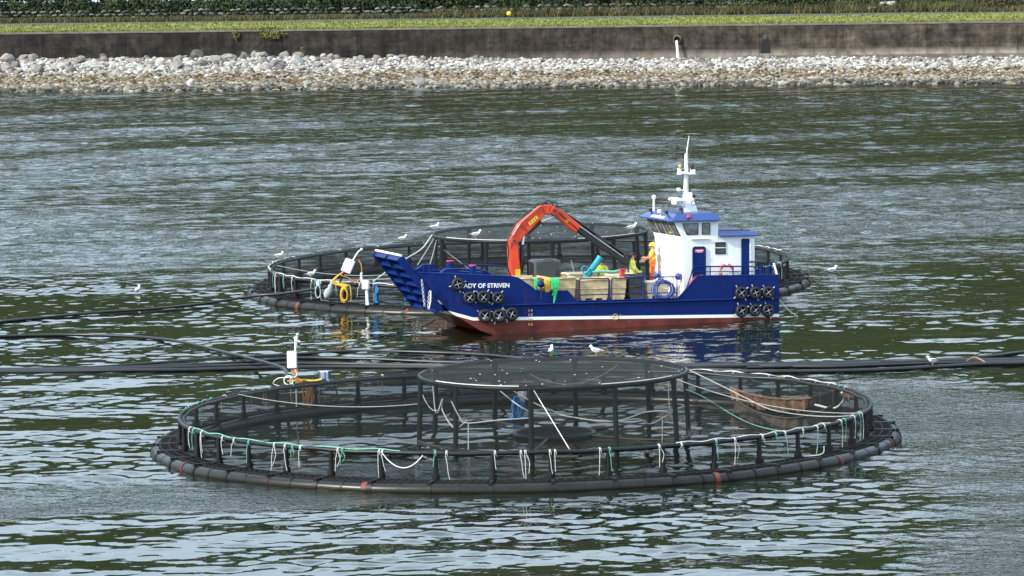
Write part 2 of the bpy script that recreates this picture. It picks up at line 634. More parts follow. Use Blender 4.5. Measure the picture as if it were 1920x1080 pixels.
def water_sheet():
    xs = np.arange(-54, 54.01, 0.2)
    ys = np.concatenate([np.arange(130, 226, 0.15), np.arange(226, 388.01, 0.27)])
    Xg, Yg = np.meshgrid(xs, ys, indexing='ij')
    ca, sa = math.cos(R(-12)), math.sin(R(-12))
    Xr, Yr = Xg * ca - Yg * sa, Xg * sa + Yg * ca
    big = fbm(Xr * .030 + 40, Yr * .018 + 20, 1)
    mid = fbm(Xr * .12 + 80, Yr * .055 + 60, 2)
    wob = (big - .5) * 44 + (mid - .5) * 22
    Yw = Yg + wob
    far0 = step(206, 240, Yw)
    shore = step(285, 352, Yw + Xg * 1.4)
    edge_l = Yg - .22 * Xg + wob * .12
    lane_l = step(148.5, 152, edge_l) * step(159.5, 156.5, edge_l) * step(3, -4, Xg)
    lane_r = step(9.5, 14, Xg + wob * .12) * step(193, 178, Yw)
    gust = .45 + .85 * step(.34, .64, fbm(Xr * .04 + 9, Yr * .15 + 3, 3, 5, .6))
    mood = .50 + .80 * step(.32, .66, fbm(Xr * .11 + 5, Yr * .14 + 11, 4, 3))
    ruff = np.maximum(far0 * (1 - .5 * shore), np.maximum(lane_r, lane_l))
    far = far0 * gust * (1 - .45 * shore)
    calm = (1 - ruff)
    long_ = sea(Xg, Yg, 3.0, 8.0, 26, 32, 5)
    chop = sea(Xg, Yg, .55, 1.6, 70, 42, 6)
    wind = sea(Xg, Yg, .75, 2.4, 70, 40, 7)
    h = long_ * WAVE_LONG + chop * (WAVE_CALM * mood * calm * (1 - far0 * .4) + .020 * far0 + .056 * np.maximum(lane_l, lane_r)) + wind * WAVE_WIND * far
    fade = np.minimum(step(-54, -50, Xg) * step(54, 50, Xg), step(130, 134, Yg) * step(388, 385, Yg))
    h = h * fade
    V = np.stack([Xg, Yg, h], -1).reshape(-1, 3)
    nx, ny = len(xs), len(ys)
    i = (np.arange(nx - 1)[:, None] * ny + np.arange(ny - 1)[None, :]).reshape(-1)
    F = np.stack([i, i + ny, i + ny + 1, i + 1], -1)
    # the rest of the loch round the waved part
    o = np.array([(-900, -200), (900, -200), (900, 620), (-900, 620), (-54, 130), (54, 130), (54, ys[-1]), (-54, ys[-1])], float)
    V2 = np.column_stack([o, np.zeros(8)])
    b = len(V)
    F2 = np.array([(0, 1, 5, 4), (1, 2, 6, 5), (2, 3, 7, 6), (3, 0, 4, 7)]) + b
    me = np_mesh('water', np.vstack([V, V2]), np.vstack([F, F2]), M['water'], True)
    at = me.attributes.new('ruffle', 'FLOAT', 'POINT')
    at.data.foreach_set('value', np.concatenate([(ruff * np.clip(gust, 0, 1.2) * (1 + .9 * np.maximum(lane_l, lane_r))).reshape(-1), np.full(8, .7)]).astype(np.float32))
    return me


WAVE_LONG, WAVE_CALM, WAVE_WIND = 0.024, 0.066, 0.124
M['water'] = water_material()

# ------------------------------------------------------------------ shore frame
SH_O, SH_A = Vector((0.339, 381.99, 0)), R(-13.368)
SHM = Matrix.Translation(SH_O) @ Matrix.Rotation(SH_A, 4, 'Z')       # local x along the shore, y inland
T_WALL = 22.0


def sstep(a, b, x):
    t = min(1, max(0, (x - a) / (b - a)))
    return t * t * (3 - 2 * t)


def beach_h(s, t):
    h = 0.034 * t if t > 0 else 0.10 * t
    h += 0.26 * sstep(8, 13, t) * (1 - 0.6 * sstep(20, 30, s))
    h += 0.34 * sstep(-8, -26, s) * sstep(12, 20.5, t) + 0.12 * sstep(6, -10, s) * sstep(11, 19, t)
    h += 0.10 * mnoise.noise(Vector((s * 0.25, t * 0.3, 0))) * sstep(0.3, 3, t)
    return h


def grid(name, s0, s1, ds, t0, t1, dt, hf, m, mtx, smooth=True):
    S_ = np.arange(s0, s1 + ds * .5, ds)
    T_ = np.arange(t0, t1 + dt * .5, dt)
    V = np.array([(s, t, hf(s, t)) for s in S_ for t in T_])
    k = len(T_)
    F = np.array([(i * k + j, (i + 1) * k + j, (i + 1) * k + j + 1, i * k + j + 1) for i in range(len(S_) - 1) for j in range(k - 1)])
    return link(name, np_mesh(name, V, F, m, smooth), mat=mtx)


# water
struct(link('water', water_sheet()))

M['beach'] = mat('wet_shingle', (0.20, 0.165, 0.115), 0.9, var=0.25, scale=1.3, bump=0.8, col2=(0.075, 0.055, 0.03), coord='Object')
beach = struct(grid('beach', -70, 70, 1.0, -9, T_WALL + 0.4, 0.5, beach_h, M['beach'], SHM))


# stone meshes
def stone_mesh(name, m, seed, sub=2, rough=0.22, flat=(1, 1, 0.72)):
    r = np.random.RandomState(seed)
    import bmesh
    bm = bmesh.new()
    bmesh.ops.create_icosphere(bm, subdivisions=sub, radius=1.0)
    V = np.array([v.co[:] for v in bm.verts])
    F = np.array([[v.index for v in f.verts] for f in bm.faces])
    bm.free()
    for _ in range(10):                                   # chip planes off the pebble
        d = r.normal(size=3)
        d /= np.linalg.norm(d)
        k = 0.50 + 0.34 * r.rand()
        e = V @ d
        V -= np.outer(np.clip(e - k, 0, None) * 0.95, d)
    V *= np.array(flat) * (1 + 0.25 * (r.rand(3) - .5))
    V += (r.rand(*V.shape) - .5) * rough * 0.25
    return np_mesh(name, V, F, m, False)


WHITE_STONES = [(0.0, (0.055, 0.05, 0.045)), (0.16, (0.16, 0.145, 0.125)), (0.38, (0.27, 0.25, 0.22)), (0.66, (0.40, 0.38, 0.345)), (0.88, (0.54, 0.52, 0.485)), (1.0, (0.22, 0.175, 0.145))]
GREY_STONES = [(0.0, (0.101, 0.094, 0.090)), (0.35, (0.216, 0.198, 0.184)), (0.7, (0.302, 0.274, 0.252)), (1.0, (0.432, 0.418, 0.396))]
M['rock_white'] = ramp_mat('bleached_rock', WHITE_STONES, 'object', grain=0.22, gscale=2.5)
M['rock_grey'] = ramp_mat('grey_rock', GREY_STONES, 'object', grain=0.35, gscale=2.0)
M['cobbles'] = ramp_mat('bleached_cobbles', WHITE_STONES, 'island', grain=0.2)
M['pebbles'] = ramp_mat('brown_grey_pebbles', [(0.0, (0.045, 0.032, 0.02)), (0.25, (0.129, 0.102, 0.068)), (0.55, (0.218, 0.184, 0.133)), (0.85, (0.286, 0.252, 0.204)), (1.0, (0.394, 0.374, 0.333))], 'island', grain=0.3)
M['weedy'] = ramp_mat('weed_covered_stones', [(0.0, (0.018, 0.012, 0.005)), (0.4, (0.070, 0.042, 0.012)), (0.75, (0.145, 0.090, 0.028)), (1.0, (0.24, 0.18, 0.09))], 'island', grain=0.35)
rock_w = [stone_mesh('rock', M['rock_white'], i) for i in range(9)]
rock_g = [stone_mesh('rock', M['rock_grey'], 20 + i) for i in range(9)]
rocks = []
# the big grey boulders heaped against the wall on the left
tries = 0
while len(rocks) < 95 and tries < 4000:
    tries += 1
    s = rnd.uniform(-50, -9)
    t = rnd.uniform(12.5, 21.3)
    dens = sstep(-9, -22, s)
    if rnd.random() > 0.3 + 0.7 * dens:
        continue
    r = rnd.uniform(0.30, 0.66) * (0.6 + 0.4 * dens)
    if any((s - q[0]) ** 2 + (t - q[1]) ** 2 < (0.62 * (r + q[2])) ** 2 for q in rocks):
        continue
    rocks.append((s, t, r, rock_g if rnd.random() < 0.45 + 0.45 * dens else rock_w))
tries = 0
while len(rocks) < 290 and tries < 40000:
    tries += 1
    s = rnd.uniform(-52, 47)
    t = rnd.uniform(9.0, 21.3) if s < 10 else rnd.uniform(8.0, 20.0)
    r = rnd.uniform(0.18, 0.36)
    if any((s - q[0]) ** 2 + (t - q[1]) ** 2 < (0.6 * (r + q[2])) ** 2 for q in rocks):
        continue
    rocks.append((s, t, r, rock_w if rnd.random() < 0.82 else rock_g))
rocks += [(-7.6, 1.1, 0.62, rock_g), (-27, 3.5, 0.5, rock_g), (-20.5, 4.2, 0.45, rock_g), (-12.5, 6, 0.5, rock_g), (8, 1.4, .35, rock_g)]
for s, t, r, lib in rocks:
    o = link('rock', lib[rnd.randrange(len(lib))], beach)
    o.rotation_euler = (rnd.uniform(-.4, .4), rnd.uniform(-.4, .4), rnd.uniform(0, 6.28))
    o.scale = (r * rnd.uniform(.85, 1.25), r * rnd.uniform(.8, 1.1), r * rnd.uniform(.8, 1.15))
    o.location = (s, t, beach_h(s, t) + r * 0.38)


def scatter(name, m, pts, sub=1, seed=3, flat=0.7):
    """pts: array (s,t,z,size): one stone each, joined"""
    import bmesh
    bm = bmesh.new()
    bmesh.ops.create_icosphere(bm, subdivisions=sub, radius=1.0)
    V0 = np.array([v.co[:] for v in bm.verts])
    F0 = np.array([[v.index for v in f.verts] for f in bm.faces])
    bm.free()
    r = np.random.RandomState(seed)
    n = len(pts)
    V = V0[None] * (1 + 0.5 * (r.rand(n, len(V0), 1) - .5))
    V = V * np.stack([.75 + .6 * r.rand(n), .75 + .5 * r.rand(n), flat * (.7 + .6 * r.rand(n))], -1)[:, None]
    a = r.rand(n) * 6.283
    c, s = np.cos(a)[:, None], np.sin(a)[:, None]
    x, y = V[..., 0] * c - V[..., 1] * s, V[..., 0] * s + V[..., 1] * c
    tx = (r.rand(n) - .5)[:, None]
    z = V[..., 2] + x * tx * 0.6
    W = np.stack([x, y, z], -1) * pts[:, None, 3:4] + pts[:, None, :3]
    F = (F0[None] + (np.arange(n) * len(V0))[:, None, None]).reshape(-1, 3)
    o = link(name, np_mesh(name, W.reshape(-1, 3), F, m, False), beach)
    return struct(o, 'stuff')


def make_pts(n, fn_t, size, seed):
    r = random.Random(seed)
    out = []
    for _ in range(n):
        s = r.uniform(-62, 58)
        t = fn_t(r, s)
        k = size(r)
        out.append((s, t, beach_h(s, t) + k * 0.25, k))
    return np.array(out)


edge = lambda s: 0.9 * mnoise.noise(Vector((s * 0.13, 3.3, 0))) + 0.5 * mnoise.noise(Vector((s * 0.5, 8.3, 0)))
scatter('cobbles', M['cobbles'], make_pts(10500, lambda r, s: min(21.6, r.triangular(9.0, 21.8, 14 if s > 0 else 15.5) + edge(s)), lambda r: r.uniform(.09, .24), 5), seed=5)
scatter('pebbles', M['pebbles'], make_pts(15000, lambda r, s: r.uniform(0.8, 12.0) + edge(s), lambda r: r.uniform(.09, .25), 6), seed=6)
M['wetstone'] = ramp_mat('wet_dark_stones', [(0, (.012, .010, .007)), (.5, (.050, .042, .028)), (.85, (.12, .10, .075)), (1, (.26, .23, .19))], 'island', rough=0.45, grain=.3)
scatter('wet_stones', M['wetstone'], make_pts(4200, lambda r, s: r.triangular(-1.2, 2.6, 0.2) + edge(s), lambda r: r.uniform(.09, .26), 9), seed=9)
scatter('weedy_stones', M['weedy'], make_pts(6200, lambda r, s: r.triangular(4.2, 11.5, 8.0) + edge(s) * 1.5, lambda r: r.uniform(.10, .24), 7), seed=7)
scatter('shallow_stones', M['pebbles'], make_pts(260, lambda r, s: -abs(r.gauss(0, 1.2)), lambda r: r.uniform(.16, .34), 8), seed=8)


# ------------------------------------------------------------------ sea wall
def wall_material():
    m = bpy.data.materials.new('stained_concrete')
    m.use_nodes = True
    n, l = m.node_tree.nodes, m.node_tree.links
    p = n['Principled BSDF']
    p.inputs['Roughness'].default_value = 0.9
    p.inputs['Specular IOR Level'].default_value = 0.2
    t = n.new('ShaderNodeTexCoord')

    def noise(scale, stretch, detail=5, rough=0.65):
        mp_ = n.new('ShaderNodeMapping')
        mp_.inputs['Scale'].default_value = stretch
        l.new(t.outputs['Object'], mp_.inputs['Vector'])
        z = n.new('ShaderNodeTexNoise')
        z.inputs['Scale'].default_value = scale
        z.inputs['Detail'].default_value = detail
        z.inputs['Roughness'].default_value = rough
        l.new(mp_.outputs['Vector'], z.inputs['Vector'])
        return z.outputs['Fac']

    def ramp(v, stops):
        r = n.new('ShaderNodeValToRGB')
        while len(r.color_ramp.elements) < len(stops):
            r.color_ramp.elements.new(.5)
        for e, (q, c) in zip(r.color_ramp.elements, stops):
            e.position, e.color = q, (*c, 1)
        l.new(v, r.inputs['Fac'])
        return r.outputs['Color']

    def mix(f, a, b, bt='MIX'):
        x = n.new('ShaderNodeMix')
        x.data_type, x.blend_type = 'RGBA', bt
        for sck, v in ((x.inputs[0], f), (x.inputs[6], a), (x.inputs[7], b)):
            if isinstance(v, (int, float)):
                sck.default_value = v
            elif isinstance(v, tuple):
                sck.default_value = (*v, 1)
            else:
                l.new(v, sck)
        return x.outputs[2]
    sx = n.new('ShaderNodeSeparateXYZ')
    l.new(t.outputs['Object'], sx.inputs[0])
    age = n.new('ShaderNodeMapRange')
    age.inputs['From Min'].default_value, age.inputs['From Max'].default_value = -16, 24
    l.new(sx.outputs['X'], age.inputs['Value'])
    dark = ramp(noise(.5, (1, 1, 1)), [(.3, (.009, .0085, .008)), (.7, (.031, .028, .0255))])
    pale = ramp(noise(.6, (1, 1, 1)), [(.3, (.025, .0215, .018)), (.7, (.080, .069, .057))])
    col = mix(age.outputs['Result'], dark, pale)
    streak = ramp(noise(1.0, (1.6, 1, .16), 6, .7), [(.38, (.62, .62, .62)), (.64, (1.3, 1.27, 1.25))])
    blot = ramp(noise(1.3, (1, 1, 1.1), 7, .75), [(.36, (.45, .45, .46)), (.50, (1, 1, 1)), (.66, (1.7, 1.62, 1.55))])
    col = mix(1.0, col, blot, 'MULTIPLY')
    col = mix(1.0, col, streak, 'MULTIPLY')
    band = ramp(noise(1.0, (.12, 1, 2.2), 4, .6), [(.40, (.8, .8, .8)), (.66, (1.25, 1.2, 1.15))])
    col = mix(1.0, col, band, 'MULTIPLY')
    # lime bloom
    spots = ramp(noise(1.5, (.8, 1, 2.0), 6, .75), [(.685, (0, 0, 0)), (.715, (1, 1, 1))])
    col = mix(spots, col, (.5, .47, .45))
    # paler foot where the tide scours it
    foot = n.new('ShaderNodeMapRange')
    foot.inputs['From Min'].default_value, foot.inputs['From Max'].default_value = 1.75, 1.25
    l.new(sx.outputs['Z'], foot.inputs['Value'])
    fm = n.new('ShaderNodeMath')
    fm.operation = 'MULTIPLY'
    l.new(foot.outputs['Result'], fm.inputs[0])
    l.new(age.outputs['Result'], fm.inputs[1])
    col = mix(fm.outputs[0], col, ramp(noise(1.2, (1, 1, .6)), [(.35, (.09, .08, .07)), (.6, (.26, .23, .20))]))
    l.new(col, p.inputs['Base Color'])
    b = n.new('ShaderNodeBump')
    b.inputs['Strength'].default_value = 0.6
    b.inputs['Distance'].default_value = 0.03
    l.new(noise(4, (1, 1, 1)), b.inputs['Height'])
    l.new(b.outputs['Normal'], p.inputs['Normal'])
    return m


M['wall'] = wall_material()
M['coping'] = mat('pale_concrete_edge', (0.14, 0.125, 0.10), 0.9, var=0.25, scale=1.5)
wall = thing('sea_wall', 'long dark stained concrete sea wall above the pale rocks', 'wall', SHM)
s0 = -66.0
while s0 < 62:
    w = rnd.uniform(6.2, 7.4)
    pb = MB()
    d = rnd.uniform(-.012, .012)
    pb.box((s0 + w / 2, T_WALL + .3 + d, 1.88), (w - .025, .6, 3.36))
    obj('wall_panel', pb, M['wall'], wall)
    cb = MB()
    cb.box((s0 + w / 2, T_WALL + .28 + d, 3.622), (w - .01, .66, .12))
    obj('coping', cb, M['coping'], wall)
    s0 += w
fb = MB()
fb.box((34, T_WALL - .16, .98), (40, .33, .32))
obj('footing', fb, M['coping'], wall)
# broken edge under the footing and weep holes
M['hole'] = mat('dark_hole', (0.006, 0.006, 0.006), 0.9)
for s, z_ in ((10.2, 1.75), (31.2, 2.0), (41.5, 2.05), (-9.2, 1.8)):
    hb = MB()
    hb.lathe([(0.001, -.02), (.07, -.02), (.07, .01), (.11, .01), (.11, -.03)], 10, 0, (s, T_WALL - .01, z_), Matrix.Rotation(R(90), 3, 'X'))
    obj('weep_hole', hb, M['hole'], wall)
nb = MB()
nb.prism([(15.55, 1.35), (16.35, 1.35), (16.3, 2.1), (16.15, 2.4), (15.96, 2.5), (15.76, 2.4), (15.6, 2.1)], 1, T_WALL - .03, T_WALL + .02)
obj('niche', nb, M['hole'], wall)
nb = MB()
nb.torus((15.96, T_WALL - .03, 2.62), .12, .05, 12, 6, 0, Matrix.Rotation(R(90), 3, 'X'))
nb.lathe([(0.001, .02), (.1, .02)], 10, 1, (15.96, T_WALL - .03, 2.62), Matrix.Rotation(R(90), 3, 'X'))
obj('weep_hole', nb, [M['coping'], M['hole']], wall)
# outfall pipe with its collar and the water running from it
ob = MB()
q = Matrix.Rotation(R(90), 3, 'X')
ob.lathe([(.36, -.1), (.36, .12), (.24, .12), (.24, -.2), (.001, -.2)], 18, 0, (8.7, T_WALL - .02, 2.55), q, False)
outp = obj('outfall_collar', ob, M['coping'], wall)
ob = MB()
ob.lathe([(.235, 0), (.235, .34), (.20, .34), (.20, 0.02), (.001, 0.02)], 16, 0, (8.7, T_WALL - .02, 2.55), q)
obj('outfall_pipe', ob, M['black'], wall)
M['fall'] = mat('falling_water', (0.75, 0.77, 0.78), 0.35, var=0.2, scale=4, stretch=(6, 6, .6))
ob = MB()
ob.tube([(8.72, T_WALL - .35, 2.42), (8.74, T_WALL - .46, 2.25), (8.78, T_WALL - .5, 1.9), (8.82, T_WALL - .52, 1.4), (8.84, T_WALL - .55, 1.05)], [.10, .11, .12, .13, .17], 8)
tag(obj('falling_water', ob, M['fall'], None, SHM), 'white stream of water falling from the outfall pipe in the sea wall', 'water')

# ------------------------------------------------------------------ land behind the wall
def land_h(s, t):
    h = 3.62 + 0.001 * (t - 22)
    h += 0.05 * mnoise.noise(Vector((s * .2, t * .3, 1)))
    if t > 52:
        h += 0.9 * (1 - math.exp(-(t - 52) / 8)) + 0.04 * (t - 52)
    return h


M['lawn'] = mat('yellow_green_grass', (0.215, 0.225, 0.050), 0.95, var=0.2, scale=0.7, bump=0.5, col2=(0.12, 0.155, 0.036), stretch=(.5, 1, 1), spec=0.1)  # bright yellow-green of the grass itself
M['asphalt'] = mat('footpath_asphalt', (0.055, 0.053, 0.050), 0.9, var=0.15, scale=2)
M['soil'] = mat('verge_soil', (0.040, 0.046, 0.018), 0.95, var=0.25, scale=0.6, spec=0.1)
struct(grid('lawn', -120, 120, 2, T_WALL + .6, 38.5, 1.06, land_h, M['lawn'], SHM))
struct(grid('footpath', -120, 120, 2, 38.5, 42.0, .7, lambda s, t: land_h(s, t), M['asphalt'], SHM))
struct(grid('verge', -120, 120, 2, 42.0, 62.0, 1.0, lambda s, t: land_h(s, t), M['soil'], SHM))


def hill_h(s, t):
    k = max(0.0, t - 60)
    h = land_h(s, min(t, 62)) + 106 * sstep(0, 360, k) * (.92 + .26 * sstep(-110, 90, s)) * (1 + .28 * mnoise.noise(Vector((s * .0045, 1.7, 0)))) + 0.10 * min(k, 30)
    h += (2.6 * mnoise.noise(Vector((s * .06, t * .06, 4))) + 1.6 * mnoise.noise(Vector((s * .16, t * .16, 9)))) * sstep(2, 25, k)
    return h


M['hill'] = mat('wooded_hillside', (0.038, 0.045, 0.019), 0.95, var=0.3, scale=0.06, bump=1.0, col2=(0.011, 0.015, 0.008), detail=9, spec=0.0)
struct(grid('hillside', -760, 760, 9, 62.0, 520, 7, hill_h, M['hill'], SHM))


# grass blades and weeds as joined tufts
def tufts(name, m, n, sr, tr, hr, wd, blades, seed, lean=0.35, hf=land_h):
    r = np.random.RandomState(seed)
    s = r.uniform(*sr, n)
    t = r.uniform(*tr, n)
    z = np.array([hf(a, b) for a, b in zip(s, t)])
    V, F = [], []
    k = 0
    base = np.stack([s, t, z], -1)
    allV = np.zeros((n, blades, 3, 3))
    for j in range(blades):
        a = r.rand(n) * 6.283
        h = r.uniform(*hr, n)
        off = (r.rand(n, 2) - .5) * wd * 4
        dx, dy = np.cos(a) * wd, np.sin(a) * wd
        lx, ly = (r.rand(n) - .5) * 2 * lean * h, (r.rand(n) - .5) * 2 * lean * h
        b0 = base + np.stack([off[:, 0] - dx, off[:, 1] - dy, -.02 + 0 * h], -1)
        b1 = base + np.stack([off[:, 0] + dx, off[:, 1] + dy, -.02 + 0 * h], -1)
        tp = base + np.stack([off[:, 0] + lx, off[:, 1] + ly, h], -1)
        allV[:, j, 0], allV[:, j, 1], allV[:, j, 2] = b0, b1, tp
    V = allV.reshape(-1, 3)
    F = np.arange(len(V)).reshape(-1, 3)
    return struct(link(name, np_mesh(name, V, F, m), mat=SHM), 'stuff')


def leaf_mat(name, stops, grain=0.6, gscale=0.55):
    return ramp_mat(name, stops, 'island', rough=0.75, grain=grain, gscale=gscale)


M['blade'] = leaf_mat('grass_blades', [(0, (.09, .12, .026)), (.5, (.19, .205, .045)), (1, (.29, .27, .085))])
M['weed'] = leaf_mat('weed_stems', [(0, (0.026, 0.034, 0.011)), (.4, (0.075, 0.083, 0.026)), (.7, (0.128, 0.112, 0.041)), (1, (0.150, 0.090, 0.045))])
tufts('grass', M['blade'], 9000, (-62, 58), (T_WALL + .7, 38.6), (.05, .20), .06, 3, 3)
tufts('grass', M['blade'], 2600, (-62, 58), (T_WALL + .62, T_WALL + 1.6), (.08, .30), .05, 4, 4)
tufts('weeds', M['weed'], 5200, (-62, 58), (42.3, 46.5), (.12, .50), .06, 4, 5)
tufts('weeds', M['weed'], 900, (-18, 30), (42.5, 46.5), (.4, 1.0), .05, 5, 6, .6)


# dry stone wall at the foot of the hedge
M['drystone'] = ramp_mat('dry_stone', [(0, (.035, .035, .034)), (.5, (.095, .093, .088)), (1, (.22, .215, .20))], 'object', grain=.5)  # stone colours lowered to hold the shade below the hedge
dsm = [stone_mesh('stone', M['drystone'], 60 + i, 1, .2, (1, .8, .62)) for i in range(6)]
dsw = thing('dry_stone_wall', 'low tumbled dry stone wall in the shade below the dark hedge', 'wall', SHM)
cnt = 0
for row in range(3):
    for i in range(99):
        s = -58 + i * .70 + (.3 if row % 2 else 0) + rnd.uniform(-.12, .12)
        if row == 2 and rnd.random() < .25:
            continue
        o = link('stone', dsm[rnd.randrange(6)], dsw)
        t = 46.6 + rnd.uniform(-.12, .12)
        o.location = (s, t, land_h(s, t) + .18 + row * .30 + rnd.uniform(-.04, .04))
        o.scale = (rnd.uniform(.26, .42), .35, rnd.uniform(.18, .27))
        o.rotation_euler = (rnd.uniform(-.2, .2), rnd.uniform(-.25, .25), rnd.uniform(-.3, .3))


# foliage
def leaves(n, dims, size, seed, shell=0.55, lobes=9):
    """leaf-sized quads spread through an irregular crown (local, base at z=0)"""
    r = np.random.RandomState(seed)
    lb = r.normal(size=(lobes, 3))
    lb /= np.linalg.norm(lb, axis=1)[:, None]
    d = r.normal(size=(n, 3))
    d /= np.linalg.norm(d, axis=1)[:, None]
    prox = np.max(d @ lb.T, axis=1)
    rad = (0.62 + 0.38 * np.clip((prox - .55) / .45, 0, 1) ** 1.2) * (shell + (1 - shell) * r.rand(n) ** .5)
    P = d * rad[:, None] * np.array(dims) / 2
    P[:, 2] += dims[2] / 2
    nrm = d + r.normal(size=(n, 3)) * .55
    nrm /= np.linalg.norm(nrm, axis=1)[:, None]
    up = r.normal(size=(n, 3))
    u = np.cross(nrm, up)
    u /= np.linalg.norm(u, axis=1)[:, None]
    w = np.cross(nrm, u)
    sz = size * (.6 + .8 * r.rand(n))[:, None]
    V = np.stack([P - u * sz * .5, P + w * sz * .38 + nrm * sz * .08, P + u * sz * .5, P - w * sz * .38 + nrm * sz * .08], 1)
    return V.reshape(-1, 3), np.arange(4 * n).reshape(-1, 4)


LEAF = {
    'dark': leaf_mat('dark_hedge_leaves', [(0, (.008, .016, .005)), (.5, (.022, .040, .011)), (1, (.050, .080, .022))]),
    'mid': leaf_mat('green_leaves', [(0, (.025, .040, .012)), (.5, (.065, .090, .024)), (1, (.12, .135, .04))]),
    'yellow': leaf_mat('yellow_green_leaves', [(0, (.07, .085, .018)), (.5, (.15, .16, .035)), (1, (.26, .24, .06))]),
    'rust': leaf_mat('rusty_leaves', [(0, (.045, .028, .014)), (.5, (.10, .06, .03)), (1, (.12, .11, .04))]),
}
M['wood'] = mat('branch_wood', (0.07, 0.05, 0.035), 0.9, var=0.2)


def shrub(name, label, s, t, z, dims, kind, n, seed, leaf=.2, cat='bush'):
    T = thing(name, label, cat, SHM @ Tm(s, t, z))
    V, F = leaves(n, dims, leaf, seed)
    if z > 3.2:
        V[:, 2] = np.maximum(V[:, 2] - dims[2] * .28, -.05)
    o = link('foliage', np_mesh('foliage', V, F, LEAF[kind]), T)
    o['kind'] = 'stuff'
    b = MB()
    r = random.Random(seed)
    for _ in range(5):
        a = r.uniform(0, 6.28)
        e = Vector((math.cos(a) * dims[0] * .28, math.sin(a) * dims[1] * .28, dims[2] * r.uniform(.5, .8)))
        b.tube([(0, 0, -.1), e * .5 + Vector((0, 0, .1)), e], [.05, .035, .012], 5)
    obj('stem', b, M['wood'], T)['kind'] = 'stuff'
    return T


hedge = thing('hedge', 'long dark green hedge running above the dry stone wall', 'hedge', SHM)
r_ = random.Random(12)
Vs, Fs, off = [], [], 0
s = -62
i = 0
while s < 15:
    dims = (r_.uniform(4.5, 7), r_.uniform(3.2, 4.5), r_.uniform(3.8, 5.2))
    V, F = leaves(1900, dims, .26, 100 + i)
    V = V + np.array([s, 49.3 + r_.uniform(-.5, .5), land_h(s, 49.3) - dims[2] * r_.uniform(.24, .34)])
    V[:, 2] = np.maximum(V[:, 2], 3.55)
    Vs.append(V)
    Fs.append(F + off)
    off += len(V)
    s += r_.uniform(2.2, 3.2)
    i += 1
o = link('foliage', np_mesh('foliage', np.vstack(Vs), np.vstack(Fs), LEAF['dark']), hedge)
o['kind'] = 'stuff'
b = MB()
for k in range(30):
    s = -60 + k * 2.5
    b.tube([(s, 50, land_h(s, 50) - .2), (s + r_.uniform(-.3, .3), 50, 5.5), (s + r_.uniform(-.8, .8), 50 + r_.uniform(-.6, .6), 8)], [.09, .06, .02], 5)
obj('stem', b, M['wood'], hedge)['kind'] = 'stuff'
shrub('bush', 'dark leafy bush at the right-hand end of the hedge', 9.5, 47.5, land_h(9, 47), (5.5, 3.5, 3.4), 'mid', 2200, 41)
shrub('bush', 'broad green bush behind the weeds, right of the hedge end', 14.5, 47.8, land_h(14, 47), (5.5, 3.5, 3.6), 'dark', 2400, 42)
shrub('bush', 'low green bush beside the pale boulder heap', 18.7, 46.5, land_h(18, 46), (3.6, 2.6, 1.6), 'mid', 1300, 43, .17)
shrub('bush', 'rust brown bush between two green bushes', 31.0, 47.5, land_h(31, 47), (5.0, 3, 2.4), 'rust', 1700, 44, .17)
shrub('bush', 'tall green bush behind the boulder heap', 25.0, 49.5, land_h(25, 49), (7, 4, 4.0), 'mid', 2500, 45)
shrub('bush', 'low yellow green bush beside the rust brown bush', 27.0, 46.6, land_h(27, 46), (4, 2.4, 1.3), 'yellow', 1300, 46, .16)
shrub('bush', 'green bush at the right edge by the second boulder heap', 37.0, 48.6, land_h(37, 48), (6, 3.6, 3.2), 'mid', 2200, 47)
shrub('bush', 'dark bush behind the rust brown bush', 33.5, 51, land_h(33, 51), (8, 4, 4.8), 'dark', 2500, 48)
shrub('bush', 'last dark bush at the right edge of the bank', 43.5, 50.5, land_h(43, 50), (8, 4, 4.4), 'dark', 2500, 49)
shrub('bush', 'dark bush behind the tall green bush', 20, 51.5, land_h(20, 51), (8, 4, 4.8), 'dark', 2500, 50)
shrub('bush', 'yellow green bush spilling over the top of the sea wall', -25.5, 22.3, 2.75, (3.3, 1.7, 1.25), 'yellow', 1500, 51, .15)
shrub('bush', 'small green tuft hanging over the sea wall top', -28.6, 22.0, 2.75, (.8, .8, 1.0), 'yellow', 300, 52, .13)
shrub('plant', 'small bright green plant growing among the white rocks', -22.6, 20.6, beach_h(-22.6, 20.6) + .1, (.5, .5, .8), 'yellow', 160, 53, .12, 'plant')
# pale boulder heaps among the bushes
for s, lab in ((22.0, 'heap of pale boulders among the green bushes'), (38.5, 'heap of pale boulders at the right edge of the bushes')):
    T = thing('boulder_heap', lab, 'rocks', SHM @ Tm(s, 45.8, land_h(s, 45.8)))
    for k in range(16):
        o = link('boulder', rock_w[rnd.randrange(9)], T)
        r = rnd.uniform(.22, .42)
        lv = 0 if k < 9 else 1
        o.location = (rnd.uniform(-1.5, 1.5) * (1 - .45 * lv), rnd.uniform(-.5, .5), .2 + lv * .42)
        o.scale = (r * 1.2, r, r * .8)
        o.rotation_euler = (rnd.uniform(-.3, .3), rnd.uniform(-.3, .3), rnd.uniform(0, 6))
b = MB()
b.tube([(0, 0, -.1), (0, 0, .35)], .03, 6, 1)
b.ball((0, 0, .5), (.2, .2, .2))
tag(obj('marker_buoy', b, [M['yellow'], M['wood']], None, SHM @ Tm(-9.2, 38.3, land_h(-9, 38))), 'small yellow ball marker on the grass beside the footpath', 'marker')

# ------------------------------------------------------------------ fish pens
R_OUT, R_IN, R_RAIL, H_RAIL, NP = 12.27, 11.50, 11.50, 1.113, 40
R_TUBE = 0.212


def pol(r, a, z):
    """a measured from the side facing the camera, anticlockwise seen from above"""
    return Vector((r * math.sin(a), -r * math.cos(a), z))


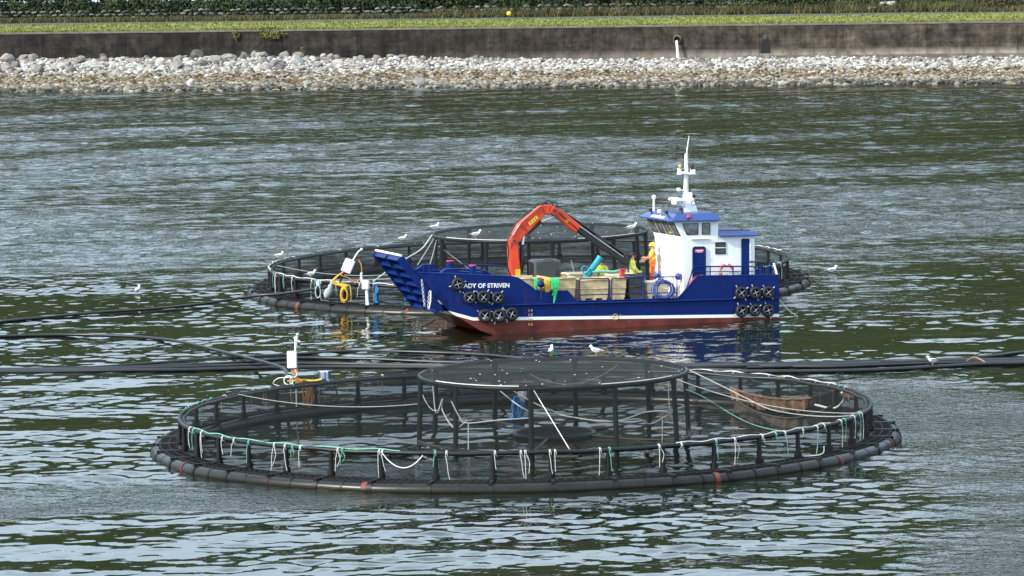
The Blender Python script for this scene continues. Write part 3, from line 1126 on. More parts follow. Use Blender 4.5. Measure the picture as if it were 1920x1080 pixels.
def ringpts(r, z, n=160, wob=0.0, seed=0):
    return [pol(r, 2 * math.pi * i / n, z + (wob * mnoise.noise(Vector((i * .35, seed, 0))) if wob else 0)) for i in range(n)]


def sector(mb, r0, r1, a0, a1, z0, z1, n=2, m=0):
    vs, fs = [], []
    for i in range(n + 1):
        a = a0 + (a1 - a0) * i / n
        vs += [pol(r0, a, z0), pol(r1, a, z0), pol(r1, a, z1), pol(r0, a, z1)]
    for i in range(n):
        b = i * 4
        for k in range(4):
            l = (k + 1) % 4
            fs.append((b + k, b + l, b + 4 + l, b + 4 + k))
    fs += [(3, 2, 1, 0), tuple(n * 4 + k for k in range(4))]
    mb.add(vs, fs, m)


STEP = 2 * math.pi / NP
_pm = {}
b = MB()
b.tube([pol(R_RAIL, 0, .12), pol(R_RAIL, 0, H_RAIL - .02)], [.078, .068], 10)
b.tube([pol(R_RAIL, 0, H_RAIL * .5), pol(R_RAIL, 0, H_RAIL * .5 + .1)], .088, 10)
_pm['stanchion'] = b.mesh('stanchion', M['post'])
b = MB()
tube_n = 14
for rr in (R_OUT, R_IN):
    ring = []
    for dz in (-.09, .09):
        a = dz / rr
        ring.append([pol(rr + (R_TUBE + .022) * math.cos(2 * math.pi * k / tube_n), a, .06 + (R_TUBE + .022) * math.sin(2 * math.pi * k / tube_n)) for k in range(tube_n)])
    b.add(ring[0] + ring[1], [(k, (k + 1) % tube_n, tube_n + (k + 1) % tube_n, tube_n + k) for k in range(tube_n)], 0, True)
    b.add(ring[0], [tuple(range(tube_n))])
    b.add(ring[1], [tuple(reversed(range(tube_n)))])
sector(b, R_IN - .12, R_OUT + .02, -.07 / R_OUT, .07 / R_OUT, .24, .325, 1)
b.box(pol(R_OUT + .10, 0, .29), (.10, .10, .08))
b.tube([pol(R_RAIL, 0, .3), pol(R_RAIL, 0, .46)], .125, 10)
_pm['bracket'] = b.mesh('bracket', M['bracket'])
b = MB()
sector(b, R_IN + .10, R_OUT - .06, .12 / R_OUT, STEP - .12 / R_OUT, .255, .285, 3)
for i in range(7):
    a = .16 / R_OUT + (STEP - .32 / R_OUT) * i / 6
    sector(b, R_IN + .10, R_OUT - .06, a - .02 / R_OUT, a + .02 / R_OUT, .285, .315, 1)
for rr in (R_IN + .12, R_IN + .38, R_OUT - .10):
    sector(b, rr - .02, rr + .02, .13 / R_OUT, STEP - .13 / R_OUT, .285, .312, 3)
_pm['walkway_panel'] = b.mesh('walkway_panel', M['grating'])
b = MB()
ring = []
for dz in (-.035, .035):
    ring.append([pol(R_OUT + (R_TUBE + .012) * math.cos(2 * math.pi * k / tube_n), dz / R_OUT, .06 + (R_TUBE + .012) * math.sin(2 * math.pi * k / tube_n)) for k in range(tube_n)])
b.add(ring[0] + ring[1], [(k, (k + 1) % tube_n, tube_n + (k + 1) % tube_n, tube_n + k) for k in range(tube_n)], 0, True)
_pm['band'] = b.mesh('band', M['bracket'])
b = MB()
ring = []
for dz in (-.09, .09):
    ring.append([pol(R_OUT + (R_TUBE + .008) * math.cos(2 * math.pi * k / tube_n), dz / R_OUT, .06 + (R_TUBE + .008) * math.sin(2 * math.pi * k / tube_n)) for k in range(tube_n)])
b.add(ring[0] + ring[1], [(k, (k + 1) % tube_n, tube_n + (k + 1) % tube_n, tube_n + k) for k in range(tube_n)], 0, True)
_pm['marker_band'] = b.mesh('marker_band', M['orange_band'])
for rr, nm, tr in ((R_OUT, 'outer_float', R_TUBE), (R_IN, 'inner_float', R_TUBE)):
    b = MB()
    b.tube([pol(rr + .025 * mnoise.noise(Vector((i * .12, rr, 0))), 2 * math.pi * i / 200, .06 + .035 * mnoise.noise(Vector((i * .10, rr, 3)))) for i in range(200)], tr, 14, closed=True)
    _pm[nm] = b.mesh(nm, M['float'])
b = MB()
b.tube(ringpts(R_RAIL, H_RAIL, 160, .03), .072, 10, closed=True)
_pm['handrail'] = b.mesh('handrail', M['post'])
b = MB()
n = 160
lo, hi = ringpts(R_RAIL - .10, -.25, n), ringpts(R_RAIL - .09, H_RAIL + .04, n, .06, 5)
mid = [pol(R_RAIL - .16 - .05 * mnoise.noise(Vector((i * .3, 2, 0))), 2 * math.pi * i / n, .45) for i in range(n)]
for mi, sel in ((0, lambda i: not 48 <= i < 152), (1, lambda i: 48 <= i < 152)):      # the net is doubled over round the back
    b.add(lo + mid + hi, [(k * n + i, k * n + (i + 1) % n, (k + 1) * n + (i + 1) % n, (k + 1) * n + i) for k in range(2) for i in range(n) if sel(i) == (True)], mi, True)
_pm['side_net'] = b.mesh('side_net', [NET_SIDE, NET_DOUBLE])
b = MB()
b.tube(ringpts(R_RAIL - .13, H_RAIL - .02, 160, .05, 9), .06, 6, closed=True)
_pm['net_headline'] = b.mesh('net_headline', M['black'])


def pen(label, cx, cy, phase, bands, rz=0.0):
    T = thing('fish_pen', label, 'fish pen', Tm(cx, cy, 0), 'circular fish pens')
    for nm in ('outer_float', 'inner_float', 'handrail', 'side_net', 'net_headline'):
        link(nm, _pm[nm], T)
    for i in range(NP):
        a = phase + i * STEP
        for nm in ('stanchion', 'bracket', 'walkway_panel'):
            o = link(nm, _pm[nm], T)
            o.rotation_euler = (0, 0, a)
        o = link('band', _pm['band'], T)
        o.rotation_euler = (0, 0, a + STEP * .5)
    for a in bands:
        o = link('marker_band', _pm['marker_band'], T)
        o.rotation_euler = (0, 0, a)
    return T


C1, C2 = Vector((0.347, 163.386, 0)), Vector((0.753, 217.89, 0))
band_ang = lambda pts, C: [math.atan2(x - C.x, C.y - y) for x, y in pts]
near = pen('nearer circular fish pen with black float ring, floating in front of the blue boat', C1.x, C1.y, R(3.7),
           band_ang([(-10.87, 157.82), (-8.09, 153.76), (-4.77, 151.98), (6.38, 152.27), (9.52, 156.65), (11.75, 160.2)], C1))
far = pen('farther circular fish pen, half hidden behind the blue boat', C2.x, C2.y, R(1.5),
          band_ang([(-8.76, 210.81), (-4.1, 207.47), (12.06, 211.59)], C2))


def rope(T, pts, r, m, name='rope_tie', n=6):
    b = MB()
    if len(pts) > 2:
        pts = spline(pts, 5)
    b.tube(pts, r, 6)
    return obj(name, b, m, T)


rg = random.Random(33)


def ties(T, angs, seed):
    """short lashings round the handrail with loose tails, each a part of its pen"""
    r = random.Random(seed)
    for spec in angs:
        a, L, c = spec[0], spec[1], spec[2]
        m = {'w': M['rope_white'], 'g': M['rope_green'], 'b': M['rope_blue']}[c]
        b = MB()
        b.torus(pol(R_RAIL, a, H_RAIL), .090, .012, 12, 6, 0, Matrix.Rotation(a, 3, 'Z') @ Matrix.Rotation(R(90), 3, 'Y'))
        b.torus(pol(R_RAIL, a + .004, H_RAIL), .092, .011, 12, 6, 0, Matrix.Rotation(a, 3, 'Z') @ Matrix.Rotation(R(80), 3, 'Y'))
        if L > 0:
            L *= r.uniform(.55, 1.05)
            z0 = H_RAIL - .05
            da = r.uniform(-.012, .012)
            b.tube(spline([pol(R_RAIL + .10, a, z0), pol(R_RAIL + .12, a + da * .4, z0 - L * .35), pol(R_RAIL + .11, a + da * .6, z0 - L * .7), pol(R_RAIL + .10, a + da, z0 - L)], 4), .0095, 6)
            if r.random() < .3:
                b.tube(spline([pol(R_RAIL + .10, a + .005, z0), pol(R_RAIL + .13, a + .012, z0 - L * .3), pol(R_RAIL + .11, a + .008 + da, z0 - L * .75)], 4), .009, 6)
        obj('rope_tie', b, m, T)


def pa(px_x):
    """handrail angle under a given x offset from the near pen's centre"""
    return math.asin(max(-1, min(1, px_x / R_RAIL)))


near_x = [(-10.9, .85, 'w'), (-10.75, .8, 'g'), (-10.45, .82, 'w'), (-9.7, .8, 'w'), (-9.3, .5, 'w'), (-8.8, .75, 'g'), (-7.95, .8, 'w'), (-7.6, .85, 'w'),
          (-7.35, .4, 'g'), (-7.1, .85, 'w'), (-5.9, .9, 'w'), (-5.75, .5, 'g'), (-4.6, .9, 'w'), (-4.5, .8, 'w'), (-2.85, .6, 'g'), (-2.5, .85, 'w'),
          (-1.0, .45, 'w'), (-0.2, .85, 'w'), (-.06, .95, 'w'), (.7, .9, 'w'), (.86, .85, 'w'), (2.25, .8, 'w'), (2.55, .75, 'g'), (4.1, .75, 'w'), (4.8, .0, 'w'),
          (5.9, .75, 'g'), (6.5, .85, 'w'), (7.4, .2, 'w'), (7.85, .7, 'g'), (8.15, .85, 'w'), (8.75, .2, 'w'), (9.25, .85, 'w'), (9.5, .15, 'w'), (10.1, .8, 'w'),
          (10.25, .8, 'g'), (10.6, .8, 'w'), (10.8, .95, 'g'), (10.9, .9, 'w')]
ties(near, [(pa(x), l, c) for x, l, c in near_x], 1)
# back and sides of the near pen
ties(near, [(math.pi - pa(x), l, c) for x, l, c in [(-10.9, .7, 'g'), (-10.3, .6, 'w'), (-9.4, .5, 'g'), (-8.9, .8, 'w'), (-8.1, .7, 'w'), (-6.9, .7, 'w'), (-5, .5, 'w'),
     (6.8, .85, 'w'), (7.4, .6, 'w'), (8.6, .95, 'w'), (9.1, .6, 'w'), (9.6, .7, 'g'), (10.1, .8, 'w'), (10.5, .5, 'w'), (10.8, .6, 'g'), (10.95, .6, 'w')]], 2)
ties(far, [(pa(x), l, c) for x, l, c in [(-11.1, .8, 'g'), (-11.0, .9, 'w'), (-10.6, .8, 'g'), (-10.2, .85, 'w'), (-9.3, .9, 'w'), (-9.15, .5, 'g'), (-8.9, .9, 'w'), (-8.2, .85, 'w'),
     (-7.2, .7, 'w'), (-6.6, .85, 'w'), (-5.3, .8, 'b'), (-4.9, .95, 'w'), (-4.7, .9, 'w'), (-3.8, .7, 'w'), (-3.5, .8, 'w'), (10.2, .9, 'w'), (10.5, .8, 'w'), (10.9, .6, 'w')]], 3)
ties(far, [(math.pi - pa(x), l, c) for x, l, c in [(-11.2, .5, 'g'), (-10.6, .6, 'w'), (-9.8, .3, 'g'), (-8.6, .4, 'w'), (-6.9, .5, 'w'), (-5.2, .4, 'w'), (-4.8, .3, 'w'), (10.3, .9, 'w'), (10.9, .3, 'w'), (11.2, .5, 'w')]], 4)
# pale line led along the front and back rails
for T, arcs in ((near, [(-70, -20, 'g'), (24, 58, 'w'), (112, 150, 'w'), (-112, -96, 'g')]), (far, [(-72, -30, 'w'), (-110, -80, 'w'), (100, 125, 'w')])):
    for a0, a1, c in arcs:
        pts = [pol(R_RAIL + .03 * math.sin(i * 1.3), R(a0 + (a1 - a0) * i / 40), H_RAIL + .085 + .025 * math.sin(i * .9)) for i in range(41)]
        b = MB()
        b.tube(pts, .018, 6)
        obj('rail_line', b, M['rope_white'] if c == 'w' else M['rope_green'], T)
# hanging loop on the near rail
rope(near, sag(pol(R_RAIL + .12, pa(-4.45), H_RAIL - .02), pol(R_RAIL + .12, pa(-3.2), H_RAIL - .05), .42), .020, M['rope_white'])
rope(near, [pol(R_RAIL + .3, pa(8.6), .34), pol(R_RAIL + .5, pa(8.9), .34), pol(R_RAIL + .35, pa(9.2), .36), pol(R_RAIL + .15, pa(9.4), .5)], .02, M['rope_white'])


# bird net stands: a ring held on ten legs above a floating base ring
def stand(label, c, pen_c, r=4.5, h=2.1, phase=R(-10), npl=10):
    T = thing('bird_net_stand', label, 'net stand', Tm(c[0], c[1], 0), 'bird net stands inside the fish pens')
    b = MB()
    b.tube(ringpts(r, h, 96), .075, 10, closed=True)
    obj('top_ring', b, M['post'], T)
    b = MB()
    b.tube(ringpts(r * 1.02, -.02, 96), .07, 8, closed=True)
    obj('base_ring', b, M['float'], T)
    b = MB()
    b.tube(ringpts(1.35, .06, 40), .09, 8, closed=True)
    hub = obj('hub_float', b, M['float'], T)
    b = MB()
    V = ringpts(1.3, .10, 40) + [Vector((0, 0, .16))]
    b.add(V, [(i, (i + 1) % 40, 40) for i in range(40)])
    obj('hub_net', b, NET_HUB, hub)
    for i in range(npl):
        a = phase + i * 2 * math.pi / npl
        b = MB()
        b.tube([pol(r * 1.02, a, -.1), pol(r, a, h)], .085, 10)
        b.tube([pol(r, a, h - .22), pol(r, a, h + .02)], .105, 10)
        obj('leg', b, M['post'], T)
        if i % 2 == 0:
            b = MB()
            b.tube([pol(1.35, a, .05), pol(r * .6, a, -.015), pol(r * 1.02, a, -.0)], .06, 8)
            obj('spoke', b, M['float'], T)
    return T


ST1, ST2 = Vector((1.32, 165.0, 0)), Vector((1.30, 218.6, 0))
stand('bird net stand on black legs inside the nearer fish pen', ST1, C1)
stand('bird net stand on black legs inside the farther fish pen behind the crane', ST2, C2, 4.75, 2.35, R(6))


def bird_net(label, c, pc, r, h, seed):
    T = thing('bird_net', label, 'net', Tm(c[0], c[1], 0), 'bird nets over the fish pens')
    n, k = 120, 10
    d = Vector((pc[0] - c[0], pc[1] - c[1], 0))
    V = []
    for j in range(k + 1):
        u = j / k
        for i in range(n):
            a = 2 * math.pi * i / n
            p0 = pol(r, a, h + .07)
            p1 = d + pol(R_RAIL, a, H_RAIL + .09)
            p = p0.lerp(p1, u)
            p.z = h + .07 + (H_RAIL + .09 - h - .07) * (1 - (1 - u) ** 1.7) + .04 * mnoise.noise(Vector((i * .25, j * .5, seed))) * math.sin(math.pi * u)
            V.append(p)
    b = MB()
    b.add(V, [(j * n + i, j * n + (i + 1) % n, (j + 1) * n + (i + 1) % n, (j + 1) * n + i) for j in range(k) for i in range(n)], 0, True)
    obj('sloping_net', b, NET_BIRD, T)
    V = []
    for j in range(7):
        u = 1 - j / 6
        for i in range(n):
            p = pol(r * max(u, .001), 2 * math.pi * i / n, 0)
            p.z = h + .075 - .20 * (1 - u * u) + .05 * mnoise.noise(Vector((p.x, p.y, seed)))
            V.append(p)
    b = MB()
    b.add(V, [(j * n + i, j * n + (i + 1) % n, (j + 1) * n + (i + 1) % n, (j + 1) * n + i) for j in range(6) for i in range(n)], 0, True)
    obj('net_cover', b, NET_TOP, T)
    b = MB()
    rr = random.Random(seed)
    for _ in range(34):
        a, q = rr.uniform(0, 6.28), r * math.sqrt(rr.random()) * .97
        p = pol(q, a, 0)
        p.z = h + .105 - .20 * (1 - (q / r) ** 2)
        s = rr.uniform(.012, .032)
        b.ball(p, (s, s, s * .4), 5)
    o = obj('droppings', b, M['gull_white'], T)
    o['kind'] = 'stuff'
    for a0, a1 in ((-60, -15), (60, 20)):
        b = MB()
        pts = [pol(r + .02, R(a0 + (a1 - a0) * i / 20), h + .09) for i in range(21)]
        b.tube(pts, .016, 5)
        obj('lashing', b, M['rope_white'], T)
    return T


bird_net('dark bird net stretched over the nearer fish pen', ST1, C1, 4.5, 2.1, 3)
bird_net('dark bird net stretched over the farther fish pen behind the boat', ST2, C2, 4.75, 2.35, 8)


# loose lines strung inside the pens, each its own rope
def line(label, pts, r=.02, m='rope_white', group=None, smooth=True):
    b = MB()
    b.tube(spline(pts, 6) if (len(pts) > 2 and smooth) else pts, r, 6)
    return tag(obj('rope', b, M[m]), label, 'rope', group)


def W(c, a, r, z):
    p = pol(r, a, z)
    return Vector((c[0] + p.x, c[1] + p.y, z))
line('white rope strung level between the front legs of the nearer net stand', [(-2.08, 161.0, 1.71), (-1.81, 161.0, 1.17), (-1.59, 161.0, 0.97), (-0.55, 161.0, 1.04), (0.49, 161.0, 1.09)])
line('white rope end hanging straight down from the level rope in the nearer pen', [(-1.53, 161.0, 0.96), (-1.55, 161.0, 0.09)], .018)
line('white rope looping down from the left of the nearer net stand', [(-2.7, 163.0, 1.98), (-2.61, 163.0, 1.07), (-2.39, 163.0, 1.55), (-2.41, 163.0, 1.19), (-2.11, 162.3, 0.74), (-1.88, 162.0, 0.7), (-1.58, 161.0, 1.05)])
line('long white rope sagging across the front of the nearer net stand', [(-0.53, 162.0, 1.95), (0.06, 161.0, 1.57), (0.58, 161.0, 1.28), (1.31, 161.0, 1.21), (1.68, 161.0, 1.13), (2.69, 161.0, 0.95), (3.29, 161.2, 0.9), (3.79, 162.0, 0.91), (4.36, 163.0, 0.96), (5.14, 163.0, 1.01), (5.71, 165.0, 0.88)], .024)
line('short white rope joining the long sagging rope from above', [(-0.11, 162.0, 1.94), (0.78, 161.5, 1.46), (1.68, 161.0, 1.13)])
line('slack white rope looped below the long sagging rope at the right legs', [(3.38, 161.2, 0.89), (4.08, 161.8, 0.88), (4.48, 162.3, 0.65), (4.91, 163.0, 0.75), (5.2, 163.0, 0.9)])
line('taut white rope running from the net ring down to the front handrail', [(0.63, 160.6, 2.07), (1.68, 152.0, 1.18)], .015)
line('white rope end hanging below the slack loop at the right legs', [(4.91, 163.0, 0.75), (4.89, 163.0, -0.05)], .018)
line('upper green-white guy rope from the net ring to the right handrail', [(5.80, 165.0, 2.16), (6.71, 164.0, 1.79), (7.72, 163.0, 1.35), (8.44, 161.5, 1.14), (9.61, 160.8, 1.0), (10.78, 160.0, 1.05), (11.35, 160.6, 1.15)], .018)
line('lower green-white guy rope sagging towards the right handrail', [(5.78, 165.0, 1.46), (6.36, 164.4, 1.25), (7.38, 163.0, 0.73), (8.21, 162.0, 0.48), (9.14, 161.0, 0.46), (10.14, 160.0, 0.72), (11.1, 159.4, 1.05)], .018, 'rope_green')
line('pale rope hanging from the right edge of the net ring', [(5.13, 163.0, 2.06), (5.15, 163.0, 1.17), (5.27, 163.0, 0.99)], .016)
for k, (p, q, d) in enumerate([(W(ST1, R(-98), 4.5, 1.1), W(C1, R(-120), 11.4, 1.15), .25), (W(ST1, R(-60), 4.5, 1.2), W(ST1, R(-98), 4.5, 1.5), .2), (W(ST1, R(130), 4.5, 2.0), W(C1, R(128), 11.4, 1.15), .12),
                               (W(ST1, R(62), 4.5, 2.1), W(C1, R(70), 11.4, 1.2), .3), (W(ST1, R(190), 4.5, 1.6), W(ST1, R(150), 4.5, 1.9), .5)]):
    line(['thin pale rope from the left leg of the nearer net stand to the left rail', 'short pale rope between the two left legs of the nearer net stand', 'thin pale rope from the back of the nearer net stand to the right back rail',
          'thin pale rope from the nearer net ring to the right-hand rail bend', 'slack pale rope hanging under the back of the nearer net ring'][k], sag(p, q, d), .013)
line('thick pale rope from the farther net stand down to the left front rail', [(-3.49, 218.0, 2.40), (-3.93, 215.0, 2.05), (-4.83, 213.0, 1.67), (-5.89, 209.0, 1.25)], .028)
line('white rope hanging from the left leg of the farther net stand', [(-3.38, 218.0, 2.3), (-3.73, 217.0, 1.8), (-4.13, 216.0, 1.26)], .024)
line('second pale rope beside the left leg of the farther net stand', [(-3.3, 217.6, 2.2), (-3.5, 216.6, 1.5), (-3.75, 215.8, .9)], .022)
line('pale rope running right from the left leg of the farther net stand', [(-3.2, 218.0, 1.9), (-2.5, 218.0, 1.35), (-1.87, 218.0, 0.85)], .022)
line('pale rope from the farther net stand to the back rail on the right', sag((6.0, 219.5, 2.3), (10.6, 222.5, 1.2), .2), .02)
line('pale rope stretched across the left side of the farther pen', sag((-10.4, 218, 1.2), (-3.6, 216.5, 1.0), .35), .016)
line('pale rope slung low behind the boat ramp in the farther pen', sag((-10.0, 216, .8), (-4.0, 214.5, .9), .12), .018)
for k, (x, y, a) in enumerate([(5.2, 214.2, 1.7), (6.2, 214.6, 2.2), (2.6, 214.0, 1.5)]):
    line(['white rope beside the standing worker on the boat, tied to the farther net stand', 'pale rope between the last right legs of the farther net stand', 'pale rope hanging behind the black engine box in the farther pen'][k], [(x, y, a), (x + .15, y, a - .6), (x + .35, y - .2, .3)], .02)

# frayed brown cloth slung inside the right of the near pen
def frill(label, pts, h, m, seed, lean=0.0):
    P = spline(pts, 14)
    n = len(P)
    V, F = [], []
    r = random.Random(seed)
    rows = 5
    ph = 0
    offs = []
    for i in range(n):
        ph += r.uniform(.9, 1.7)
        offs.append((math.sin(ph), r.uniform(.75, 1.15)))
    for j in range(rows):
        u = j / (rows - 1)
        for i in range(n):
            t = (P[min(i + 1, n - 1)] - P[max(i - 1, 0)]).normalized()
            nn = Vector((t.y, -t.x, 0))
            w = offs[i][0] * .06 * (1 - .4 * u)
            V.append(P[i] + nn * (w + lean * (1 - u)) + Vector((0, 0, -h * (1 - u) * offs[i][1] + h)))
    for j in range(rows - 1):
        for i in range(n - 1):
            F.append((j * n + i, j * n + i + 1, (j + 1) * n + i + 1, (j + 1) * n + i))
    T = thing('cloth_skirt', label, 'cloth', Tm(0, 0, 0))
    b = MB()
    b.add(V, F, 0, False)
    o = obj('pleated_cloth', b, m, T)
    md = o.modifiers.new('thickness', 'SOLIDIFY')
    md.thickness = .03
    b = MB()
    b.tube([p + Vector((0, 0, h + .02)) for p in P], .045, 6)
    obj('cloth_hem', b, m, T)
    return T


frill('frayed brown cloth skirt hung along the back right inside the nearer pen', [(7.56, 171.58, .28), (8.39, 170.3, .12), (9.36, 169.5, .08), (10.35, 169.0, .18), (11.15, 169.3, .38), (11.6, 168.4, .52)], .42, M['brown_cloth'], 3, -.1)
frill('darker wet brown cloth skirt lying in front of the frayed one', [(7.7, 169.8, .05), (8.37, 167.2, -.05), (9.28, 165.8, -.08), (10.2, 166.3, .0), (10.9, 167.6, .12)], .36, M['brown_cloth_wet'], 8, .15)
line('brown strap knotted at the left corner of the frayed cloth skirt', [(7.56, 171.2, .72), (7.75, 170.6, .62), (7.8, 170.2, .15)], .07, 'brown_cloth')
line('white folded rope over the right end of the frayed cloth skirt', [(10.3, 168.0, .48), (10.9, 167.4, .42), (11.2, 166.8, .75), (11.1, 166.2, 1.1)], .04)

# hub gear
T = thing('hub_float_gear', 'blue and white float bundle hanging at the middle of the nearer pen', 'float', Tm(.12, 169.6, 0))
b = MB()
b.lathe([(.001, .55), (.12, .58), (.15, .75), (.15, 1.0), (.10, 1.15), (.001, 1.17)], 12, 0, (0, 0, 0), Matrix.Rotation(R(10), 3, 'Y'))
obj('buoy', b, M['offwhite'], T)
b = MB()
for k in range(9):
    a = k * .7
    b.tube(spline([(.1 * math.cos(a), .1 * math.sin(a), .8), (.2 * math.cos(a + .5), .15 * math.sin(a), .45), (.16 * math.cos(a + 1), .15 * math.sin(a + 1), .1), (.3 * math.cos(a + 1.4), .2 * math.sin(a), .06)], 5), .035, 6)
obj('rope_bundle', b, M['rope_blue'], T)

# instrument boxes and gear on the near pen
T = thing('sensor_post', 'tall white sensor box on a pole at the back left of the nearer pen', 'sensor box', Tm(-7.75, 172.1, 0))
b = MB()
b.rbox((-.02, 0, 1.98), (.34, .26, .60), .03)
obj('box', b, M['offwhite'], T)
b = MB()
b.tube([(.10, .1, .25), (.10, .1, 2.3), (.13, .1, 2.62), (.17, .1, 2.80)], [.03, .03, .06, .05], 8)
b.ball((.19, .1, 2.86), (.06, .06, .05), 6)
obj('pole', b, M['offwhite'], T)
b = MB()
b.torus((-.16, 0, 1.25), .16, .025, 16, 6, 0, Matrix.Rotation(R(75), 3, 'X'))
b.torus((.02, 0, 1.22), .14, .02, 16, 6, 0, Matrix.Rotation(R(100), 3, 'X'))
b.tube(spline([(.05, -.05, 1.7), (.12, -.1, 1.4), (-.5, -.1, 1.35), (-.7, 0, 1.15), (-.45, 0, 1.05)], 5), .018, 6)
obj('cable_loop', b, M['rope_white'], T)
b = MB()
for k in range(5):
    b.tube(spline([(.1 + .02 * k, -.02, 1.9), (.16 - .05 * k, -.05, 1.6), (.1 + .05 * k, -.06, 1.2), (.3, 0, 1.1)], 5), .02, 6)
obj('orange_cable', b, M['rope_orange'], T)
T = thing('junction_box', 'small white box with blue straps on the back rail of the nearer pen', 'box', Tm(-6.67, 172.9, 0))
b = MB()
b.rbox((-.03, 0, 1.32), (.33, .26, .28), .03)
obj('box', b, M['offwhite'], T)
b = MB()
for x in (-.17, .02, .14):
    b.tube([(x, -.15, 1.46), (x, -.17, 1.2), (x + .04, -.1, 1.1)], .02, 6)
b.tube([(-.3, -.06, 1.14), (.32, -.06, 1.14)], .05, 6)
b.tube([(-.16, -.15, 1.1), (-.2, -.15, .3)], .025, 6)
b.tube([(.3, -.15, 1.1), (.52, -.15, .35)], .025, 6)
obj('strap', b, M['rope_blue'], T)
T = thing('rope_bundle', 'hank of orange and yellow rope hung on the back left rail of the nearer pen', 'rope', Tm(-7.25, 172.3, 0))
b = MB()
for k in range(9):
    x = (k - 4) * .045
    b.tube(spline([(x, -.1, 1.15), (x + rg.uniform(-.06, .06), -.14, .8), (x + rg.uniform(-.09, .09), -.14, .45), (x + rg.uniform(-.1, .1), -.12, .2 + .05 * k % .2)], 5), .02, 6)
obj('hank', b, M['rope_orange'], T)
b = MB()
b.tube(spline([(-.7, -.05, 1.2), (-.2, -.1, 1.24), (.2, -.08, 1.2), (.5, -.05, 1.25)], 6), .04, 6)
obj('lashing', b, M['rope_yellow'], T)

# gear along the front left of the farther pen
T = thing('feeder_box', 'tilted white feeder box with an arm on the front rail of the farther pen', 'feeder', Tm(-7.0, 209.0, 0))
rt = Matrix.Rotation(R(24), 3, 'Y')
b = MB()
b.rbox((.05, 0, 1.92), (.44, .40, .58), .04, 0, rt)
obj('box', b, M['offwhite'], T)
b = MB()
b.tube([(.22, 0, 2.1), (.50, 0, 2.52), (.62, 0, 2.60)], .03, 8)
b.rbox((.64, 0, 2.62), (.10, .08, .10), .02)
obj('arm', b, M['offwhite'], T)
b = MB()
b.tube([(-.1, 0, 1.7), (-.35, .02, 1.15), (-.4, .02, .3)], .035, 8)
obj('support', b, M['bracket'], T)
b = MB()
for k in range(6):
    b.tube(spline([(-.05, -.1, 1.75), (-.4 - .04 * k, -.12, 1.5 - .03 * k), (-.6 + .05 * k, -.1, 1.2), (-.3 + .06 * k, -.12, 1.1), (-.15, -.12, .95)], 6), .028, 6)
obj('yellow_cable', b, M['rope_yellow'], T)
b = MB()
b.tube(spline([(-.3, -.1, 1.55), (.1, -.12, 1.4), (.35, -.1, 1.2), (.6, -.1, 1.5), (.62, -.08, 1.9), (.5, -.05, 2.2)], 6), .022, 6)
obj('orange_cable', b, M['rope_orange'], T)
T = thing('hose_coil', 'coil of bright yellow hose hung on the front rail of the farther pen', 'hose', Tm(-7.12, 208.9, 0))
b = MB()
for k in range(8):
    b.torus((rg.uniform(-.03, .03), -.1 - .012 * k, .72 + rg.uniform(-.02, .02)), .24 + rg.uniform(-.07, .02), .026, 22, 6, 0, Matrix.Rotation(R(90 + rg.uniform(-4, 4)), 3, 'X') @ Matrix.Diagonal((.62, 1.25, 1)))
b.tube(spline([(0, -.1, 1.0), (.08, -.1, 1.1), (.25, -.1, 1.05), (.27, -.1, .5), (.24, -.1, .42)], 6), .022, 6)
obj('coil', b, M['rope_yellow'], T)
T = thing('pump_head', 'round-topped white pump on a post beside the boat ramp', 'pump', Tm(-6.2, 208.3, 0))
b = MB()
b.rbox((0, 0, 1.15), (.32, .30, .42), .06)
b.tube([(-.16, 0, 1.3), (-.18, 0, 1.62), (-.14, 0, 1.68)], .05, 8)
obj('box', b, M['offwhite'], T)
b = MB()
b.tube([(.05, 0, 1.0), (.05, 0, .3)], .07, 10)
b.tube([(.05, -.1, .95), (.10, -.1, .3)], .03, 8)
obj('post', b, M['offwhite'], T)
T = thing('rope_hank', 'hank of blue rope on the front rail of the farther pen beside the pump', 'rope', Tm(-5.75, 208.3, 0))
b = MB()
for k in range(7):
    b.tube(spline([(0, -.1, 1.2), (rg.uniform(-.1, .1), -.14, .9), (rg.uniform(-.12, .05), -.12, .6), (rg.uniform(-.1, .1), -.12, .4)], 5), .022, 6)
obj('hank', b, M['rope_blue'], T)
T = thing('rope_hank', 'pale blue rope loops hung on the front left rail of the farther pen', 'rope', Tm(-8.3, 210.2, 0))
b = MB()
for k in range(5):
    b.torus((rg.uniform(-.04, .04), -.1 - .02 * k, .75), .2, .02, 18, 6, 0, Matrix.Rotation(R(90), 3, 'X') @ Matrix.Diagonal((.55, 1.35, 1)))
b.rbox((.0, -.05, 1.12), (.16, .14, .2), .03)
obj('hank', b, mat('pale_blue_rope', (.45, .60, .66), .8), T)
T = thing('grey_bag', 'grey plastic bag tied to the farther pen rail near the black pipe end', 'bag', Tm(-7.85, 209.5, 0))
b = MB()
b.ball((0, -.1, .75), (.17, .13, .26), 8, 0, Matrix.Rotation(R(25), 3, 'Y'))
b.ball((.1, -.08, .95), (.12, .1, .18), 8)
b.tube([(.14, -.06, 1.05), (.2, -.02, 1.25)], [.05, .10], 8)
obj('bag', b, M['gull_grey'], T)
